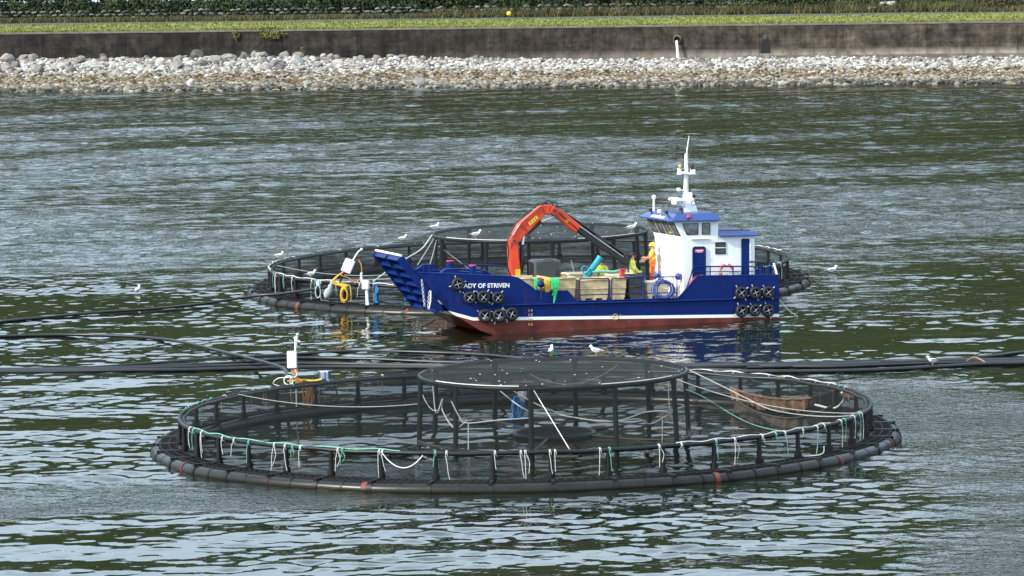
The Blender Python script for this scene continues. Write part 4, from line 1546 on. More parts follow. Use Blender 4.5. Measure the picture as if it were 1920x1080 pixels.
# pinkish brown cloth on the far pen behind the ramp
b = MB()
V, F = [], []
for i in range(13):
    a = pa(-4.9 + i * .22)
    for j in range(4):
        p = pol(R_RAIL + .05 + .02 * math.sin(i * 1.7 + j), a, .95 - j * .22 - .04 * math.sin(i * .8))
        V.append(p)
for i in range(12):
    for j in range(3):
        F.append((i * 4 + j, i * 4 + j + 1, (i + 1) * 4 + j + 1, (i + 1) * 4 + j))
b.add(V, F, 0, True)
tag(obj('brown_cloth', b, mat('red_brown_cloth', (.16, .085, .06), .9, var=.3, scale=3), None, Tm(C2.x, C2.y, 0)), 'red brown cloth panel tied to the farther pen behind the boat ramp', 'cloth')

# ------------------------------------------------------------------ floating feed pipes
def fpipe(label, pts, r=.058):
    b = MB()
    P = spline(pts, 10)
    P = [p + Vector((0, 0, .028)) + Vector((0, .05 * mnoise.noise(Vector((p.x * .35, p.y, 1))), .018 * mnoise.noise(Vector((p.x * .3, p.y * .3, 7))))) for p in P]
    b.tube(P, r, 10)
    return tag(obj('feed_pipe', b, M['pipe']), label, 'pipe', 'floating feed pipes')


fpipe('black feed pipe curving across to the farther pen, topmost on the left', [(-60, 200, .02), (-27, 200, .02), (-22.02, 206.57, 0.03), (-19.52, 208.7, 0.04), (-17.36, 210.05, 0.05), (-15.15, 211.18, 0.06), (-12.94, 212.56, 0.12), (-11.14, 212.6, 0.36), (-9.94, 211.9, 0.50), (-8.23, 210.2, 0.85), (-7.86, 209.4, 1.0)], .062)
fpipe('grey-lit feed pipe arching down to the white sensor post of the nearer pen', [(-60, 199, .02), (-27, 199, .03), (-21.41, 200.66, 0.05), (-18.37, 200.86, 0.06), (-16.1, 199.76, 0.07), (-14.26, 198.14, 0.08), (-12.82, 195.83, 0.09), (-11.34, 192.31, 0.12), (-9.84, 187.52, 0.3), (-8.51, 180.74, 0.7), (-7.98, 173.2, 1.12)], .062)
fpipe('feed pipe of the floating bundle that bows farthest back behind the nearer pen', [(-60, 188.9, .02), (-26, 188.9, .02), (-20.19, 188.84, 0.02), (-16.67, 188.62, 0.02), (-14.48, 189.39, 0.02), (-11.68, 190.91, 0.02), (-9.22, 191.57, 0.02), (-6.33, 192.53, 0.02), (-3.39, 191.55, 0.02), (-1.3, 190.17, 0.02), (0.76, 188.43, 0.02), (6.58, 185.23, 0.02), (10.79, 184.87, 0.02), (15.61, 184.83, 0.02), (19.6, 184.58, 0.02), (26, 184.8, .02), (60, 184.8, .02)])
fpipe('feed pipe in the middle of the floating bundle', [(-60, 188.4, .02), (-26, 188.4, .02), (-20.15, 188.46, 0.02), (-16.64, 188.14, 0.02), (-13.59, 188.67, 0.02), (-10.55, 189.37, 0.02), (-8.34, 190.43, 0.02), (-5.82, 189.56, 0.02), (-3.54, 188.35, 0.02), (-1.28, 187.34, 0.02), (6.58, 184.95, 0.02), (8.76, 184.34, 0.02), (11.7, 183.42, 0.02), (13.72, 183.64, 0.02), (16.74, 183.85, 0.02), (19.54, 183.74, 0.02), (26, 184, .02), (60, 184, .02)])
fpipe('thick feed pipe along the near side of the floating bundle', [(-60, 187.8, .02), (-26, 187.8, .02), (-20.09, 187.8, 0.02), (-15.55, 187.28, 0.02), (-12.69, 187.09, 0.02), (-9.43, 187.18, 0.02), (-6.16, 186.83, 0.02), (-1.28, 185.5, 0.02), (2.74, 184.17, 0.02), (6.71, 183.39, 0.02), (8.66, 182.3, 0.02), (12.59, 181.89, 0.02), (15.62, 182.55, 0.02), (17.67, 183.22, 0.02), (19.47, 183.23, 0.02), (26, 183.3, .02), (60, 183.3, .02)], .075)
fpipe('feed pipe lying second from the near side of the floating bundle', [(-60, 188.1, .02), (-26, 188.1, .02), (-20.13, 188.13, 0.02), (-15.61, 187.8, 0.02), (-11.54, 188.2, 0.02), (-8.26, 188.43, 0.02), (-5.37, 187.59, 0.02), (0.74, 185.47, 0.02), (6.75, 184.29, 0.02), (10.74, 184.25, 0.02), (13.76, 184.3, 0.02), (16.78, 184.51, 0.02), (19.54, 184.14, 0.02), (26, 184.4, .02), (60, 184.4, .02)], .07)
fpipe('feed pipe branching away from the bundle at the right edge', [(8.72, 183.6, 0.02), (12.73, 184.0, 0.02), (14.79, 184.62, 0.02), (16.83, 185.05, 0.03), (18.3, 185.68, 0.05), (19.88, 187.04, 0.05), (26, 191, .05), (60, 191, .02)])
line('frayed brown rope end tied round the pipe bundle near the right edge', [(17.0, 183.9, .10), (17.3, 184.1, .20), (17.55, 183.8, .12), (17.7, 183.4, .03)], .035, 'brown_cloth')

line('thin dark mooring line trailing from the farther pen across to the pipe bundle', [(-3.2, 204.5, .02), (-4.0, 201, .02), (-5.6, 197.5, .02), (-7.0, 193.5, .02)], .022, 'black')

# ------------------------------------------------------------------ gulls
def gull_meshes():
    d = {}
    b = MB()
    prof = [(-.20, .012), (-.16, .04), (-.08, .075), (0, .088), (.08, .08), (.14, .058), (.17, .04)]
    n = 12
    vs, fs = [], []
    for x, r in prof:
        for k in range(n):
            a = 2 * math.pi * k / n
            vs.append((x, r * math.cos(a) * .9, .20 + r * math.sin(a) + max(0, x) * .25))
    for i in range(len(prof) - 1):
        for k in range(n):
            l = (k + 1) % n
            fs.append((i * n + k, i * n + l, (i + 1) * n + l, (i + 1) * n + k))
    b.add(vs, fs, 0, True)
    b.add([(-.20, -.03, .20), (-.20, .03, .20), (-.30, .04, .20), (-.30, -.04, .20), (-.2, 0, .215), (-.3, 0, .208)], [(0, 1, 2, 3), (0, 3, 5, 4), (1, 4, 5, 2)], 0)
    b.tube([(.13, 0, .25), (.17, 0, .30), (.19, 0, .335)], [.05, .042, .044], 10)
    b.ball((.20, 0, .35), (.055, .045, .045), 8)
    for s in (-1, 1):
        b.ball((.225, s * .036, .36), (.009, .006, .009), 4, 1)
    d['body'] = b.mesh('body', [M['gull_white'], M['gull_dark']])
    b = MB()
    b.tube([(.245, 0, .345), (.285, 0, .340), (.305, 0, .330)], [.014, .011, .003], 6)
    d['beak'] = b.mesh('beak', M['beak'])
    for nm, s in (('L', 1), ('R', -1)):
        b = MB()
        o = [(.11, .245), (.06, .27), (-.05, .262), (-.16, .235), (-.30, .205), (-.27, .195), (-.12, .175), (.02, .17), (.09, .20)]
        vs = [(x, s * (.072 + .016 * math.sin(i)), z) for i, (x, z) in enumerate(o)] + [(x, s * .03, z) for x, z in o]
        k = len(o)
        f = [tuple(range(k)), tuple(reversed(range(k, 2 * k)))] + [(i, (i + 1) % k, k + (i + 1) % k, k + i) for i in range(k)]
        b.add(vs, f, 0)
        b.add([(-.19, s * .078, .232), (-.33, s * .05, .208), (-.28, s * .05, .198), (-.18, s * .078, .2)], [(0, 1, 2, 3)], 1)
        d['wing' + nm] = b.mesh('wing', [M['gull_grey'], M['gull_dark']])
        b = MB()
        b.tube([(0, s * .03, .13), (.005, s * .03, .0)], .008, 5)
        b.add([(-.01, s * .03, .004), (.05, s * .05, .004), (.055, s * .03, .004), (.05, s * .01, .004)], [(0, 1, 2, 3)])
        d['leg' + nm] = b.mesh('leg', M['beak'])
    return d


GD = gull_meshes()


def gull(label, p, heading, sc_=1.15, swim=False):
    T = thing('seagull', label, 'gull', Matrix.Translation(p) @ Matrix.Rotation(heading, 4, 'Z') @ Matrix.Diagonal((sc_ * .9, sc_ * .9, sc_ * .9, 1)), 'gulls around the fish pens')
    link('body', GD['body'], T)
    link('beak', GD['beak'], T)
    link('wing', GD['wingL'], T)
    link('wing', GD['wingR'], T)
    if not swim:
        link('leg', GD['legL'], T)
        link('leg', GD['legR'], T)
    return T


gull('white gull swimming on open water left of the farther pen', (-16.73, 219.48, -.13), R(75), 1.3, True)
gull('white gull swimming on open water right of the boat stern', (14.43, 221.71, -.13), R(20), 1.3, True)
gull('small white gull swimming above the sensor post of the nearer pen', (-8.66, 196.58, -.14), R(120), 1.0, True)
gull('white gull standing on the floating pipe bundle', (15.6, 182.6, .09), R(200), 1.1)
gull('grey-winged gull at the leftmost bend of the farther pen rail', tuple(C2 + pol(R_RAIL, R(-103), H_RAIL + .09)), R(15))
gull('gull on the back left rail of the farther pen', tuple(C2 + pol(R_RAIL, math.pi + .53, H_RAIL + .12)), R(10))
gull('gull perched at the left edge of the farther net ring', (ST2.x - 4.72, ST2.y + .4, 2.45), R(20), 1.2)
gull('gull standing on the front of the farther net ring, left of the crane', (ST2.x - 2.85, ST2.y - 3.75, 2.44), R(5), 1.2)
gull('grey gull on the front left rail of the farther pen beside green rope', tuple(C2 + pol(R_RAIL, pa(-9.4), H_RAIL + .09)), R(10), 1.1)
gull('gull on the farther net ring beside the standing worker', (ST2.x + 4.0, ST2.y - 2.0, 2.44), R(8), 1.25)
gull('gull on the back edge of the nearer net ring', (1.30, 169.4, 2.2), R(80), 1.1)
gull('hunched gull at the back right of the nearer net ring', (2.85, 169.1, 2.2), R(150), 1.1)

# ------------------------------------------------------------------ landing-craft workboat
BT = Matrix.Translation((10.315, 203.949, -0.037)) @ Matrix.Rotation(R(198), 4, 'Z') @ Matrix.Rotation(R(-1.5), 4, 'Y') @ Matrix.Rotation(R(1.0), 4, 'X')
HB = 2.1          # half beam; local x runs to the bow, y to port (towards the camera), z up


def B(x, y, z, rz=0.0, ry=0.0):
    return BT @ Matrix.Translation((x, y, z)) @ Matrix.Rotation(rz, 4, 'Z') @ Matrix.Rotation(ry, 4, 'Y')


boat = thing('workboat', 'blue and white landing craft workboat with a raised bow ramp beside the farther pen', 'boat', BT)


def plan(x):
    return HB - .34 * sstep(12.3, 15.7, x) ** 1.1


def interp(x, P):
    for (a, b), (c, d) in zip(P, P[1:]):
        if x <= c:
            return b + (d - b) * (x - a) / (c - a) if c > a else d
    return P[-1][1]


TOPP = [(0, 1.76), (3.56, 1.80), (4.42, .90), (8.80, .90), (9.18, 1.32), (10.46, 1.34), (11.30, 1.90), (11.65, 1.98), (15.46, 2.20)]
BOTP = [(0, -.7), (11.4, -.7), (12.9, -.16), (14.16, .62), (15.46, 2.19)]


def hull_paint():
    m = mat('hull_paint', (0.002, 0.016, 0.122), 0.42, var=0.14, scale=1.1, spec=0.15)
    n, l = m.node_tree.nodes, m.node_tree.links
    p = n['Principled BSDF']
    base = p.inputs['Base Color'].links[0].from_socket
    t = n.new('ShaderNodeTexCoord')
    sx = n.new('ShaderNodeSeparateXYZ')
    l.new(t.outputs['Object'], sx.inputs[0])
    # the stripe rises a little towards the bow
    m1 = n.new('ShaderNodeMath')
    m1.operation = 'MULTIPLY_ADD'
    m1.inputs[1].default_value = -0.0145
    l.new(sx.outputs['X'], m1.inputs[0])
    l.new(sx.outputs['Z'], m1.inputs[2])
    bw = n.new('ShaderNodeMapRange')
    bw.inputs['From Min'].default_value, bw.inputs['From Max'].default_value = 13.2, 14.2
    bw.inputs['To Min'].default_value, bw.inputs['To Max'].default_value = 0, .27
    l.new(sx.outputs['X'], bw.inputs['Value'])
    m2 = n.new('ShaderNodeMath')
    m2.operation = 'SUBTRACT'
    l.new(m1.outputs[0], m2.inputs[0])
    l.new(bw.outputs['Result'], m2.inputs[1])

    def gt(v):
        q = n.new('ShaderNodeMath')
        q.operation = 'GREATER_THAN'
        q.inputs[1].default_value = v
        l.new(m2.outputs[0], q.inputs[0])
        return q.outputs[0]

    def mix(f, a, c):
        x = n.new('ShaderNodeMix')
        x.data_type = 'RGBA'
        l.new(f, x.inputs[0])
        for sck, v in ((x.inputs[6], a), (x.inputs[7], c)):
            if isinstance(v, tuple):
                sck.default_value = (*v, 1)
            else:
                l.new(v, sck)
        return x.outputs[2]
    z = n.new('ShaderNodeTexNoise')
    z.inputs['Scale'].default_value = 1.6
    z.inputs['Detail'].default_value = 6
    l.new(t.outputs['Object'], z.inputs['Vector'])
    rr = n.new('ShaderNodeValToRGB')
    rr.color_ramp.elements[0].position, rr.color_ramp.elements[1].position = .35, .65
    rr.color_ramp.elements[0].color, rr.color_ramp.elements[1].color = (.085, .020, .015, 1), (.15, .036, .027, 1)
    l.new(z.outputs['Fac'], rr.inputs['Fac'])
    c = mix(gt(.06), rr.outputs['Color'], (.80, .80, .80))
    c = mix(gt(.185), c, base)
    # rust weeps and scuffs run down the plating, green slime along the water
    def noise2(scale, stretch, lo, hi):
        mpn = n.new('ShaderNodeMapping')
        mpn.inputs['Scale'].default_value = stretch
        l.new(t.outputs['Object'], mpn.inputs['Vector'])
        q = n.new('ShaderNodeTexNoise')
        q.inputs['Scale'].default_value = scale
        q.inputs['Detail'].default_value = 6
        q.inputs['Roughness'].default_value = .7
        l.new(mpn.outputs['Vector'], q.inputs['Vector'])
        g_ = n.new('ShaderNodeMapRange')
        g_.inputs['From Min'].default_value, g_.inputs['From Max'].default_value = lo, hi
        g_.inputs['To Max'].default_value = .55
        l.new(q.outputs['Fac'], g_.inputs['Value'])
        return g_.outputs['Result']
    c = mix(noise2(1.0, (3.2, 1, .35), .60, .74), c, (.055, .030, .020))
    c = mix(noise2(2.2, (1, 1, 1.6), .64, .72), c, (.10, .11, .15))
    l.new(c, p.inputs['Base Color'])
    return m


M['hull'] = hull_paint()
XS = sorted(set([x for x, _ in TOPP] + [x for x, _ in BOTP] + [12.1 + .17 * i for i in range(20)] + [i * 1.0 for i in range(12)]))
XS = [x for x in XS if x <= 15.46]
hb = MB()
for sgn in (1, -1):
    out, inn = [], []
    for x in XS:
        zt, zb = interp(x, TOPP), interp(x, BOTP)
        zt = max(zt, zb + .005)
        y = plan(x) * sgn
        yi = (plan(x) - .07) * sgn
        out += [(x, y, zb), (x, y, zb + (zt - zb) * .35), (x, y, zb + (zt - zb) * .7), (x, y, zt)]
        inn += [(x, yi, zb), (x, yi, zt)]
    f = []
    for i in range(len(XS) - 1):
        for k in range(3):
            q = (i * 4 + k, (i + 1) * 4 + k, (i + 1) * 4 + k + 1, i * 4 + k + 1)
            f.append(q if sgn < 0 else tuple(reversed(q)))
    hb.add(out, f, 0, True)
    f, vs = [], []
    for i in range(len(XS)):
        vs += [inn[i * 2], inn[i * 2 + 1], out[i * 4 + 3]]
    for i in range(len(XS) - 1):
        f += [(i * 3, i * 3 + 1, (i + 1) * 3 + 1, (i + 1) * 3), (i * 3 + 1, i * 3 + 2, (i + 1) * 3 + 2, (i + 1) * 3 + 1)]
    hb.add(vs, f, 0)
# bottom and raked bow plate
bx = [x for x in XS if x <= 14.2]
vs = []
for x in bx:
    vs += [(x, plan(x), interp(x, BOTP)), (x, -plan(x), interp(x, BOTP))]
hb.add(vs, [(2 * i, 2 * i + 1, 2 * i + 3, 2 * i + 2) for i in range(len(bx) - 1)], 0)
hb.add([(0, HB, -.7), (0, -HB, -.7), (0, -HB, 1.76), (0, HB, 1.76), (.07, HB - .07, 1.76), (.07, -HB + .07, 1.76), (.07, -HB + .07, .9), (.07, HB - .07, .9)], [(0, 1, 2, 3), (3, 2, 5, 4), (4, 5, 6, 7)], 0)
obj('hull', hb, M['hull'], boat)
b = MB()
vs = []
dx = [.06, 3.5, 8.8, 11.4, 12.6, 13.4, 14.2]
for x in dx:
    vs += [(x, plan(x) - .072, .86), (x, -plan(x) + .072, .86)]
b.add(vs, [(2 * i, 2 * i + 2, 2 * i + 3, 2 * i + 1) for i in range(len(dx) - 1)])
obj('deck', b, M['deck'], boat)
# rubbing strakes
for zz, x1 in ((.84, 12.75), (.80, 12.7)):
    for sg in (1, -1):
        b = MB()
        pts = [(x, sg * (plan(x) + .035), zz) for x in [0, 3, 6, 9, 12, 12.4, x1]]
        b.tube(pts, .045, 8)
        if zz > .82:
            obj('rubbing_strake', b, M['blue'], boat)
b = MB()
b.tube([(x, plan(x) + .02, .93) for x in (4.42, 6, 8, 8.8)], .03, 6)
b.tube([(x, -plan(x) - .02, .93) for x in (4.42, 6, 8, 8.8)], .03, 6)
obj('deck_edge', b, M['blue'], boat)
# gunwale caps
for sg in (1, -1):
    b = MB()
    cap = [(0, 1.78), (3.56, 1.82), (4.42, .93)]
    b.tube([(x, sg * (plan(x) - .03), z_) for x, z_ in cap], .04, 6)
    b.tube([(x, sg * (plan(x) - .03), z_) for x, z_ in ((8.80, .92), (9.18, 1.34), (10.46, 1.36), (11.30, 1.92), (11.65, 2.0), (12.4, 2.04), (13.2, 2.09), (14, 2.14), (14.8, 2.18), (15.44, 2.22))], .04, 6)
    obj('gunwale', b, M['blue'], boat)
    # raised side decks at the bow
    b = MB()
    b.prism([(11.7, 1.90), (15.30, 2.14), (15.30, 2.19), (11.7, 1.96)], 1, sg * 1.30, sg * 1.72)
    b.prism([(11.7, .87), (14.1, .87), (15.2, 2.10), (11.7, 1.90)], 1, sg * 1.30, sg * 1.34)
    obj('bow_side_deck', b, M['blue'], boat)
    for x, hh in ((15.12, .26), (14.88, .26)):
        b = MB()
        b.tube([(x, sg * 1.55, 2.15), (x, sg * 1.55, 2.15 + hh + .12)], .085, 12)
        b.tube([(x, sg * 1.55, 2.15 + hh + .08), (x, sg * 1.55, 2.15 + hh + .12)], .10, 12)
        obj('bollard', b, M['blue'], boat)
    b = MB()
    b.tube([(13.05, sg * 1.5, 2.05), (13.05, sg * 1.5, 2.42)], .15, 14)
    obj('bollard', b, [M['blue']], boat)
    b = MB()
    b.tube([(13.05, sg * 1.5, 2.42), (13.05, sg * 1.5, 2.46)], .16, 14)
    obj('bollard_cap', b, M['red'], boat)
    b = MB()
    b.prism([(13.5, 2.10), (14.5, 2.14), (14.2, 2.34), (13.8, 2.34)], 1, sg * 1.42, sg * 1.60)
    obj('fairlead', b, M['blue'], boat)
    b = MB()
    b.tube([(12.6, sg * 1.6, 2.0), (12.6, sg * 1.6, 2.28), (11.0, sg * 1.6, 2.20), (10.3, sg * 1.9, 2.1), (10.3, sg * 1.95, 1.5)], .03, 8)
    if sg < 0:
        obj('guard_rail', b, M['blue'], boat)

# bow ramp, raised: plate with stiffeners on its outer face
P0, P1 = Vector((14.42, 0, .72)), Vector((16.12, 0, 2.90))
ru = (P1 - P0)
RL = ru.length
ru.normalize()
rn = Vector((ru.z, 0, -ru.x))                   # outward: ahead and down
RW = 1.78
RM = Matrix(((ru.x, 0, rn.x), (0, 1, 0), (ru.z, 0, rn.z)))      # columns: along, across, outward


def rbx(mb, u, v, w, du, dv, dw):
    mb.box(P0 + RM @ Vector((u, v, w)), (du, dv, dw), 0, RM)


b = MB()
rbx(b, RL / 2 - .05, 0, -.03, RL + .1, 2 * RW, .06)
ramp = obj('bow_ramp', b, M['blue'], boat)
for v in (-RW + .03, 0, RW - .03):
    b = MB()
    rbx(b, RL / 2, v, .12, RL, .05, .24)
    obj('stiffener', b, M['blue'], ramp)
for i in range(7):
    b = MB()
    u = .05 + i * (RL - .1) / 6
    for v0, v1 in ((-RW + .055, -.025), (.025, RW - .055)):
        c0 = P0 + RM @ Vector((u, 0, 0))
        vs = [P0 + RM @ Vector(q) for q in ((u, v0, 0), (u, v1, 0), (u - .05, v1, .22), (u - .05, v0, .22), (u + .035, v0, 0), (u + .035, v1, 0), (u - .015, v1, .22), (u - .015, v0, .22))]
        b.add(vs, [(0, 1, 2, 3), (7, 6, 5, 4), (0, 4, 5, 1), (3, 2, 6, 7), (0, 3, 7, 4), (1, 5, 6, 2)])
    obj('stiffener', b, M['blue'], ramp)
b = MB()
b.tube([P0 + RM @ Vector((RL + .03, -RW, 0)), P0 + RM @ Vector((RL + .03, RW, 0))], .05, 8)
obj('ramp_lip', b, M['white'], ramp)
b = MB()
b.tube([P0 + Vector((-.02, -RW, -.04)), P0 + Vector((-.02, RW, -.04))], .07, 10)
obj('ramp_hinge', b, M['blue'], ramp)


def chain(label, p, q, sg_, n):
    T = thing('ramp_chain', label, 'chain', BT)
    P = sag(p, q, sg_, n)
    for i in range(n):
        a, c = P[i], P[i + 1]
        d = c - a
        rot = d.to_track_quat('X', 'Z').to_matrix()
        if i % 2:
            rot = rot @ Matrix.Rotation(R(90), 3, 'X')
        bb = MB()
        bb.torus((a + c) / 2, .055, .018, 10, 5, 0, rot @ Matrix.Diagonal((d.length / .11 * 1.15, .75, 1)))
        obj('link', bb, M['chain'], T)


chain('pale chain hanging down the near edge of the bow ramp', (15.35, 2.02, 1.95), (15.22, 2.0, .86), 0, 14)
chain('shorter pale chain hanging beside the longer one at the bow ramp', (15.02, 2.02, 1.50), (15.10, 2.02, .80), 0, 9)
line('pale rope tied along the shorter chain at the bow ramp', [BT @ Vector(p) for p in ((14.98, 2.05, 1.5), (15.0, 2.08, 1.1), (15.06, 2.05, .76))], .03)


# flat lettering on the plating
def letters(name, txt, x, z_, size, m, parent=boat, y=None, rotx=90, bold=.0, spacing=1.0, rz=180, align='CENTER', slope=0.0):
    cu = bpy.data.curves.new(name, 'FONT')
    cu.body = txt
    cu.size = size
    cu.align_x = align
    cu.align_y = 'CENTER'
    cu.offset = bold
    cu.extrude = .002
    cu.space_character = spacing
    cu.materials.append(m)
    t = bpy.data.objects.new(name, cu)
    COL.objects.link(t)
    me = bpy.data.meshes.new_from_object(t.evaluated_get(bpy.context.evaluated_depsgraph_get()))
    bpy.data.objects.remove(t)
    me.name = name
    o = link(name, me, parent)
    yy = (plan(x) + .006) if y is None else y
    # reading direction runs aft (-x) on the port side
    mt = Matrix.Translation((x, yy, z_)) @ Matrix.Rotation(R(rz), 4, 'Z') @ Matrix.Rotation(R(rotx), 4, 'X') @ Matrix.Rotation(slope, 4, 'Z')
    for v in me.vertices:                        # wrapped onto the curved plating
        q = mt @ v.co
        q.y += plan(q.x) - plan(x)
        v.co = q
    return o


letters('name_lettering', 'LADY OF STRIVEN', 12.68, 1.645, .245, M['text_white'], bold=.006, spacing=1.02, slope=R(-.5))
for t_, z_ in (('14', .60), ('12', .42), ('10', .225), ('08', .03)):
    letters('draught_mark', t_, 10.79, z_, .145, M['text_yellow'], spacing=1.6, bold=.003)
b = MB()
b.torus((7.14, HB + .004, .24), .115, .014, 24, 5, 0, Matrix.Rotation(R(90), 3, 'X'))
b.box((7.14, HB + .004, .24), (.30, .012, .02))
obj('load_line_mark', b, M['text_yellow'], boat)
letters('load_line_letter', 'L', 7.36, .30, .10, M['text_yellow'], bold=.003)
letters('load_line_letter', 'R', 6.92, .30, .10, M['text_yellow'], bold=.003)

# ---- wheelhouse
wh = link('wheelhouse', MB().mesh('x', M['white']), boat)
b = MB()
YW = 1.75
low = [(.95, .87), (4.05, .87), (4.05, 3.2), (2.53, 3.2), (2.53, 3.46), (.95, 3.38)]
b.prism(low, 1, -YW, YW)
upp = [(2.55, 3.2), (4.048, 3.2), (4.12, 3.42), (4.46, 4.06), (2.55, 4.06)]
b.prism(upp, 1, -YW + .002, YW - .002)
wh.data = b.mesh('wheelhouse', M['white'])
# upper roof: sloping fascia all round
def roof(name, x0, x1, y1, z0, X0, X1, Y1, z1, m):
    bb = MB()
    q = [(x0, -y1, z0), (x1, -y1, z0), (x1, y1, z0), (x0, y1, z0), (X0, -Y1, z1), (X1, -Y1, z1), (X1, Y1, z1), (X0, Y1, z1)]
    q2 = [(x, y, z_ - .045) for x, y, z_ in q[:4]]
    bb.add(q + q2, [(4, 5, 6, 7), (0, 1, 5, 4), (1, 2, 6, 5), (2, 3, 7, 6), (3, 0, 4, 7), (8, 9, 1, 0), (9, 10, 2, 1), (10, 11, 3, 2), (11, 8, 0, 3), (11, 10, 9, 8)])
    return obj(name, bb, m, wh)


roof('upper_roof', 2.50, 4.66, 1.96, 4.10, 2.56, 4.30, 1.55, 4.36, M['blue_light'])
roof('lower_roof', .84, 2.55, 1.92, 3.45, .95, 2.56, 1.70, 3.58, M['blue_light'])


def wall_window(name, x0, x1, z0, z1, fr=.035, mid=None, glass=None, rake=0.0):
    """window on the port wall"""
    bb = MB()
    y = YW
    xs = [(x0, z0), (x1, z0), (x1 + rake, z1), (x0, z1)]
    inner = [(x0 + fr, z0 + fr), (x1 - fr, z0 + fr), (x1 + rake - fr, z1 - fr), (x0 + fr, z1 - fr)]
    vs = [(x, y + .022, z_) for x, z_ in xs] + [(x, y + .022, z_) for x, z_ in inner] + [(x, y - .01, z_) for x, z_ in xs] + [(x, y + .008, z_) for x, z_ in inner]
    f = []
    for i in range(4):
        j = (i + 1) % 4
        f += [(i, 4 + i, 4 + j, j), (i, j, 8 + j, 8 + i), (4 + i, 12 + i, 12 + j, 4 + j)]
    bb.add(vs, f, 0)
    bb.add(vs[12:16], [(3, 2, 1, 0)], 1)
    if mid:
        bb.box(((x0 + x1) / 2, y + .018, mid), (x1 - x0, .012, .035), 2)
    return obj(name, bb, [M['winframe'], glass or M['glass'], M['offwhite']], wh)


M['glass_light'] = mat('see_through_glass', (0.20, 0.21, 0.20), 0.08, var=0.75, scale=3.5, spec=0.8, col2=(.02, .025, .03))
wall_window('window', 3.42, 3.93, 3.50, 3.98, .028, None, M['glass_light'], .20)
wall_window('window', 2.90, 3.26, 3.50, 3.98, .028, None, M['glass_light'])
wall_window('window', 2.22, 2.68, 2.68, 3.18, .05, 2.95)
# raked front windows
fa, fb = Vector((4.12, 0, 3.42)), Vector((4.46, 0, 4.06))
fu = (fb - fa)
fl = fu.length
fu.normalize()
fn = Vector((fu.z, 0, -fu.x))
FM = Matrix(((fu.x, 0, fn.x), (0, 1, 0), (fu.z, 0, fn.z)))
for k in range(4):
    c = -1.29 + k * .86
    bb = MB()
    w2 = .36
    q = [(.05, c - w2), (.05, c + w2), (fl - .06, c + w2), (fl - .06, c - w2)]
    i_ = [(.085, c - w2 + .035), (.085, c + w2 - .035), (fl - .095, c + w2 - .035), (fl - .095, c - w2 + .035)]
    vs = [fa + FM @ Vector((u, v, .025)) for u, v in q] + [fa + FM @ Vector((u, v, .025)) for u, v in i_] + [fa + FM @ Vector((u, v, -.01)) for u, v in q] + [fa + FM @ Vector((u, v, .008)) for u, v in i_]
    f = []
    for i in range(4):
        j = (i + 1) % 4
        f += [(i, j, 4 + j, 4 + i), (i, 8 + i, 8 + j, j), (4 + i, 4 + j, 12 + j, 12 + i)]
    bb.add(vs, f, 0)
    bb.add(vs[12:16], [(0, 1, 2, 3)], 1)
    obj('window', bb, [M['winframe'], M['glass_light']], wh)
# doors
def door(x0, x1, z0, z1, rad, name='door'):
    bb = MB()
    n = 6
    poly = [(x0, z0), (x1, z0)]
    for cx_, a0 in ((x1 - rad, 0), (x0 + rad, 90)):
        for i in range(n + 1):
            a = R(a0 + 90 * i / n)
            poly.append((cx_ + rad * math.cos(a), z1 - rad + rad * math.sin(a)))
    bb.prism(poly, 1, YW + .004, YW + .05)
    return obj(name, bb, M['blue'], wh)


door(3.10, 3.68, 1.10, 3.02, .12)
door(1.20, 1.54, 1.0, 3.30, .05)
bb = MB()
bb.box((3.39, YW + .055, 2.84), (.40, .012, .14))
bb.box((3.39, YW + .062, 2.86), (.32, .006, .04), 1)
bb.box((3.39, YW + .062, 2.80), (.22, .006, .03), 1)
obj('door_sign', bb, [M['red'], M['offwhite']], wh)
bb = MB()
bb.box((1.17, YW + .03, 2.15), (.045, .08, 2.3))
for i in range(8):
    bb.box((1.13, YW + .05, 1.2 + i * .26), (.04, .06, .05))
obj('door_edge', bb, M['offwhite'], wh)
bb = MB()
bb.tube([(1.22, YW + .06, 2.35), (1.18, YW + .12, 2.35), (.85, YW + .12, 2.34)], .03, 8)
obj('door_handle', bb, M['black'], wh)
bb = MB()
bb.rbox((3.35, YW + .03, 3.33), (.8, .10, .05), .015)
obj('rain_gutter', bb, M['white'], wh)
bb = MB()
for x in (3.62, 3.16):
    bb.box((x, YW + .06, 2.62), (.05, .03, .12))
    bb.box((x, YW + .06, 1.6), (.05, .03, .12))
obj('hinge', bb, M['blue'], wh)
# roof fittings
def flood(x, y, z_, m=M['black']):
    bb = MB()
    bb.tube([(x, y, z_ - .12), (x, y, z_)], .03, 8)
    bb.rbox((x + .06, y, z_ + .06), (.12, .18, .15), .02)
    obj('floodlight', bb, m, wh)


flood(4.46, -1.0, 4.34)
flood(4.46, .95, 4.34)
flood(3.95, 1.3, 4.48)
flood(4.44, .05, 4.34, M['offwhite'])
bb = MB()
bb.rbox((4.56, .05, 4.17), (.05, 1.5, .13), .015, 0, Matrix.Rotation(R(-52), 3, 'Y'))
obj('name_board', bb, M['white'], wh)
bb = MB()
bb.lathe([(.001, 0), (.09, 0), (.09, .06), (.06, .09), (.001, .09)], 12, 0, (3.86, 1.80, 4.23), Matrix.Rotation(R(-60), 3, 'X'))
obj('port_light', bb, M['red'], wh)
bb = MB()
for x, h_ in ((2.35, .12), (1.2, .14)):
    bb.tube([(x, .9, 3.55), (x, .9, 3.55 + h_)], .025, 6)
bb.tube([(2.42, 1.3, 3.62), (1.0, 1.3, 3.62)], .02, 6)
bb.rbox((2.42, 1.2, 3.66), (.12, .2, .14), .02)
obj('roof_rail', bb, M['black'], wh)

